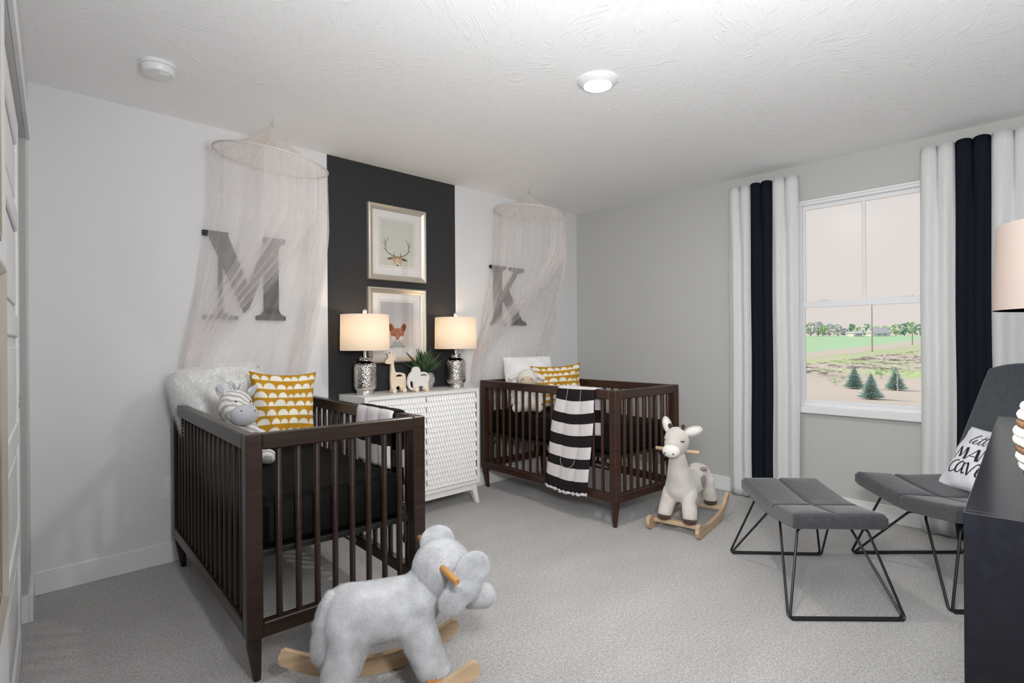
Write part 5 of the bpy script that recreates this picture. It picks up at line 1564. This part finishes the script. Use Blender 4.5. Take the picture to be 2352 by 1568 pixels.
# ================================================================== outside
def at(px, d):
    """horizontal position under the pixel column px at depth d"""
    k = (px - 1176) / F_PX
    v = Vector((fw.x, fw.y, 0)) + Vector((rt.x, rt.y, 0)) * k
    return Vector((CAM.x, CAM.y, 0)) + v * d
def gz(d):
    d = np.asarray(d, float)
    return np.where(d < 118, -2.6, np.where(d < 262, -2.6 + 0.0371 * (d - 118), -2.6 + 0.0371 * 144 + 0.004 * (d - 262)))
nd, nl = 400, 250
dd = 6 * (420 / 6) ** (np.linspace(0, 1, nd)); 
kk = np.concatenate([np.linspace(0.05, 0.50, 20), np.linspace(0.503, 0.80, 200), np.linspace(0.81, 1.6, 30)])
D, K = np.meshgrid(dd, kk, indexing='ij')
X = CAM.x + (fw.x + rt.x * K) * D; Y = CAM.y + (fw.y + rt.y * K) * D
keep = X > 0.5
Z = gz(D)
def vnoise(x, y, s):
    x, y = x / s, y / s
    xi, yi = np.floor(x).astype(int), np.floor(y).astype(int); xf, yf = x - xi, y - yi
    h = lambda a, b: (np.sin(a * 127.1 + b * 311.7) * 43758.5453) % 1
    u, v = xf * xf * (3 - 2 * xf), yf * yf * (3 - 2 * yf)
    return (h(xi, yi) * (1 - u) + h(xi + 1, yi) * u) * (1 - v) + (h(xi, yi + 1) * (1 - u) + h(xi + 1, yi + 1) * u) * v
PX = 1176 + K * F_PX
PY = 784 + (CAM.z - Z) / D * F_PX           # only used to lay the ground zones out at their distances
f = np.clip((PX - 1842) / 271, -1, 2)
road_c, road_h = 822 - 30 * f, 7.5 - 2.5 * f
mound0, mound1 = 846 - 32 * f, 872 + 4 * f
n1 = vnoise(X, Y, 1.3) * 0.6 + vnoise(X, Y, 0.45) * 0.4
n2 = vnoise(X, Y, 7.0); n3 = vnoise(X, Y, 3.0)
dirt = np.array(lin(196, 180, 164)[:3]); grass = np.array(lin(176, 196, 128)[:3]); field = np.array(lin(172, 198, 158)[:3]); dark = np.array(lin(70, 58, 50)[:3])
col = np.tile(dirt, (nd, nl, 1)) * (0.94 + 0.12 * n2[..., None])
def mixin(al, c):
    global col
    col = col * (1 - al[..., None]) + c * al[..., None]
mixin(np.clip((road_c - PY) / 2, 0, 1), field * 1.0)
mixin(np.clip((road_c - PY) / 2, 0, 1) * np.clip((n2 - 0.5) * 2, 0, 1) * 0.6, grass)
verge = np.clip((PY - road_c - road_h) / 2, 0, 1) * np.clip((mound0 - PY) / 3, 0, 1)
mixin(verge * np.clip(n3 * 1.6 - 0.1, 0, 1) * 0.8, grass)
mound = np.clip((PY - mound0) / 2, 0, 1) * np.clip((mound1 - PY) / 3, 0, 1)
mixin(mound * np.clip((n1 - 0.60) * 9, 0, 1) * 0.95, dark * 0.5)
mixin(np.clip(1 - np.abs(PY - mound0 - 1) / 2.2, 0, 1) * np.clip((n3 - 0.42) * 6, 0, 1), dark * 0.35)
mixin(mound * np.clip((n2 - 0.62) * 6, 0, 1) * 0.6, grass)
mixin(np.clip((f - 0.78) * 8, 0, 1) * np.clip(1 - np.abs(PY - 874) / 3, 0, 1) * 0.9, grass * 1.05)
mixin(np.clip((PY - road_c + road_h) / 1.5, 0, 1) * np.clip((road_c + road_h - PY) / 1.5, 0, 1), dirt * 1.04)
Z = Z + mound * (n1 * 0.35 + 0.25) + 0.03 * n1
idx = -np.ones((nd, nl), int); idx[keep] = np.arange(keep.sum())
vs = np.stack([X[keep], Y[keep], Z[keep]], 1)
fs = []
for i in range(nd - 1):
    for j in range(nl - 1):
        q = (idx[i, j], idx[i, j + 1], idx[i + 1, j + 1], idx[i + 1, j])
        if min(q) >= 0: fs.append(tuple(int(a) for a in q[::-1]))
me = bpy.data.meshes.new('ground_outside'); me.from_pydata([tuple(p) for p in vs], [], fs)
M['ground'] = attr_mat('field_and_bare_earth', 0.95, spec=0.05); me.materials.append(M['ground']); me.shade_smooth()
paint(me, col[keep])
o = bpy.data.objects.new('ground_outside', me); place(o); props(o, 'bare earth, road and green field outside the window', 'ground', kind='structure')
def gpt(px, d): 
    p = at(px, d); p.z = float(gz(d)); return p

M['spruce'] = mat('blue_green_spruce', (0.34, 0.46, 0.40), 0.9, var=(9, 0.4))
M['bark'] = mat('grey_bark', (0.22, 0.19, 0.16), 0.9)
M['tree_a'] = mat('fresh_green_foliage', (0.42, 0.58, 0.30), 0.9, var=(0.8, 0.4))
M['tree_b'] = mat('deep_green_foliage', (0.22, 0.42, 0.28), 0.9, var=(0.8, 0.45))
M['tree_c'] = mat('grey_budding_twigs', (0.60, 0.60, 0.58), 0.9, var=(0.8, 0.3))
M['tree_d'] = mat('purple_grey_brush', (0.40, 0.37, 0.45), 0.9, var=(0.8, 0.3))
M['pole'] = mat('weathered_pole_wood', (0.40, 0.34, 0.28), 0.9)
M['siding'] = mat('pale_siding', (0.75, 0.69, 0.65), 0.8)
M['roof'] = mat('grey_roof', (0.62, 0.58, 0.57), 0.8)
M['house_glass'] = mat('blue_window_glass', (0.15, 0.28, 0.55), 0.2)
M['birch'] = mat('white_birch_bark', (0.70, 0.66, 0.62), 0.8)

def spruce(px, d, h, label, seed):
    p = gpt(px, d)
    t = thing('spruce_tree', label, 'tree', p, 0, 'young spruces on the bare earth')
    r = random.Random(seed)
    obj('trunk', MB().tube([(0, 0, -0.1), (0, 0, h * 0.9)], [h * 0.022, h * 0.006], 8), M['bark'], t)
    mb = MB()
    for k in range(19):
        z = h * (0.10 + 0.86 * k / 18); R_ = h * 0.44 * (1 - k / 19.5) + 0.02
        nb = max(5, int(15 * (1 - k / 22)))
        for b in range(nb):
            a = 2 * pi * (b + r.random()) / nb; L = R_ * r.uniform(0.8, 1.12)
            dx, dy = cos(a), sin(a)
            for s in (-1, 0, 1):
                a2 = a + s * 0.42
                L2 = L * (1.0 if s == 0 else 0.78)
                mb.tube([(0.1 * L * dx, 0.1 * L * dy, z), (L2 * 0.55 * cos(a2), L2 * 0.55 * sin(a2), z - 0.05 * L), (L2 * cos(a2), L2 * sin(a2), z - 0.04 * L)], [h * 0.020, h * 0.026, h * 0.004], 4)
    mb.tube([(0, 0, h * 0.9), (0, 0, h * 1.02)], [h * 0.02, h * 0.004], 5)
    obj('branches', mb, M['spruce'], t, smooth=False)
spruce(1961, 41.5, 1.80, 'young spruce outside the window, leftmost of three', 1)
spruce(1999, 34.2, 1.68, 'young spruce outside the window, nearest and middle of three', 2)
spruce(2056, 40.0, 1.75, 'young spruce outside the window, rightmost of three behind a white sapling', 3)
# bare white sapling
p = gpt(2061, 39.0)
t = thing('bare_sapling', 'thin bare white sapling in front of the rightmost spruce', 'tree', p)
r_ = random.Random(4)
mb = MB()
obj('trunk', MB().tube([(0, 0, -0.1), (0.02, 0.01, 0.8), (0.0, 0.03, 1.9)], [0.028, 0.022, 0.008], 6), M['birch'], t)
for k in range(9):
    a = r_.uniform(0, 6.28); z = 0.45 + 0.14 * k; L = r_.uniform(0.3, 0.5)
    mb.tube([(0.01, 0.01, z), (0.5 * L * cos(a), 0.5 * L * sin(a), z + 0.3 * L), (L * 0.8 * cos(a), L * .8 * sin(a), z + 0.9 * L)], [0.013, 0.010, 0.004], 5)
obj('branches', mb, M['birch'], t)
# low yellow-green shrubs
for px, d, h, lab in ((1919, 44.5, 0.55, 'small yellow-green shrub left of the spruces, nearer one'), (1935, 49, 0.55, 'small yellow-green shrub left of the spruces, farther one'), (2024, 51, 1.0, 'yellow-green shrub between the middle and right spruces')):
    t = thing('shrub', lab, 'shrub', gpt(px, d)); r_ = random.Random(px)
    mb = MB()
    for k in range(26):
        q = (r_.gauss(0, h * .32), r_.gauss(0, h * .32), h * r_.uniform(0.45, 1.05))
        mb.ell(q, h * r_.uniform(0.05, 0.11), 6, 4)
    obj('foliage', mb, M['tree_a'], t, smooth=False)
    obj('stems', MB().tube([(0, 0, -0.05), (0.05, 0, h * .8)], 0.012, 5).tube([(0, 0, -0.05), (-0.1, 0.05, h * .7)], 0.010, 5), M['bark'], t)

def far_tree(px, d, h, w, mk, label, seed):
    t = thing('tree', label, 'tree', gpt(px, d), 0, 'trees along the far edge of the field')
    r = random.Random(seed)
    obj('trunk', MB().tube([(0, 0, -0.5), (0, 0, h * 0.6)], [h * 0.035, h * 0.015], 6), M['bark'], t)
    mb = MB()
    for k in range(60):
        a = r.uniform(0, 6.28); q = r.random() ** 0.6; zz = r.uniform(0.12, 0.97)
        R_ = w * (0.45 + 0.55 * sin(pi * min(1, zz * 0.9 + 0.08))) * q * 0.5
        s = h * r.uniform(0.05, 0.10)
        mb.ell((R_ * cos(a), R_ * sin(a), h * zz), (s, s, s * 0.8), 6, 4)
    obj('crown', mb, M[mk], t, smooth=False)
tl = 262
px_m = tl / F_PX
for i, (px, top, wpx, mk, lab) in enumerate((
    (1847, 748, 22, 'tree_a', 'pale green tree at the far left end of the tree line'), (1862, 745, 24, 'tree_c', 'bare grey tree, second from the left of the tree line'), (1880, 742, 26, 'tree_c', 'tallest bare grey tree at the left of the tree line'),
    (1890, 752, 18, 'tree_a', 'small green tree among the bare grey ones'), (1905, 748, 26, 'tree_c', 'bare grey tree in the middle of the left clump'), (1924, 749, 26, 'tree_c', 'bare grey tree at the right of the left clump'), (1940, 759, 22, 'tree_d', 'purple grey brush right of the bare trees'),
    (1957, 749, 17, 'tree_b', 'dark green tree left of the pale house'), (1972, 756, 16, 'tree_a', 'low green tree behind the pale house'), (1992, 750, 18, 'tree_b', 'dark green tree left of the tall pole'),
    (2012, 755, 22, 'tree_a', 'light green tree behind the barn, left'), (2034, 754, 24, 'tree_a', 'light green tree behind the barn, right'),
    (2058, 751, 26, 'tree_a', 'light green tree right of the barn'), (2078, 747, 26, 'tree_b', 'big dark green tree right of the barn'), (2096, 746, 24, 'tree_a', 'big green tree behind the second pole'), (2114, 750, 24, 'tree_b', 'green tree at the right end of the tree line'), (2132, 750, 24, 'tree_a', 'green tree behind the right curtain edge'))):
    far_tree(px, tl + (i % 3) * 4, (777 - top) * px_m, wpx * px_m, mk, lab, i)
def house(px0, px1, d, z_w, z_r, label, name):
    a, b = gpt(px0, d), gpt(px1, d); c = (a + b) / 2; L = (b - a).length
    ang = atan2(b.y - a.y, b.x - a.x)
    t = thing(name, label, 'building', c, ang)
    obj('walls', MB().box(-L / 2, L / 2, 0, 5, -0.4, z_w), M['siding'], t, smooth=False)
    obj('roof', MB().prism([(-0.4, z_w), (2.5, z_r), (5.4, z_w)], -L / 2 - 0.3, L / 2 + 0.3, Matrix(((0, 1, 0, 0), (1, 0, 0, 0), (0, 0, 1, 0), (0, 0, 0, 1)))), M['roof'], t, smooth=False)
    for u in (-0.2, 0.15):
        obj('window', MB().box(u * L, u * L + 1.2, -0.06, 0.02, z_w * 0.4, z_w * 0.75), M['house_glass'], t, smooth=False)
house(1961, 1981, 250, 1.6, 2.5, 'small pale house at the far edge of the field', 'house')
house(2005, 2044, 252, 1.5, 4.0, 'long grey-roofed barn right of the tall pole', 'barn')
for px, d, top, lab in ((2003, 134.9, 700, 'tall utility pole in the middle of the lower window'), (2095.5, 167.8, 745, 'farther utility pole near the right curtain')):
    p = gpt(px, d); h = CAM.z - p.z + (784 - top) / F_PX * d
    t = thing('utility_pole', lab, 'pole', p)
    obj('post', MB().tube([(0, 0, -0.5), (0, 0, h)], [0.17, 0.11], 8), M['pole'], t)
    obj('crossarm', MB().box(-1.0, 1.0, -0.06, 0.06, h - 0.7, h - 0.55), M['pole'], t, smooth=False)
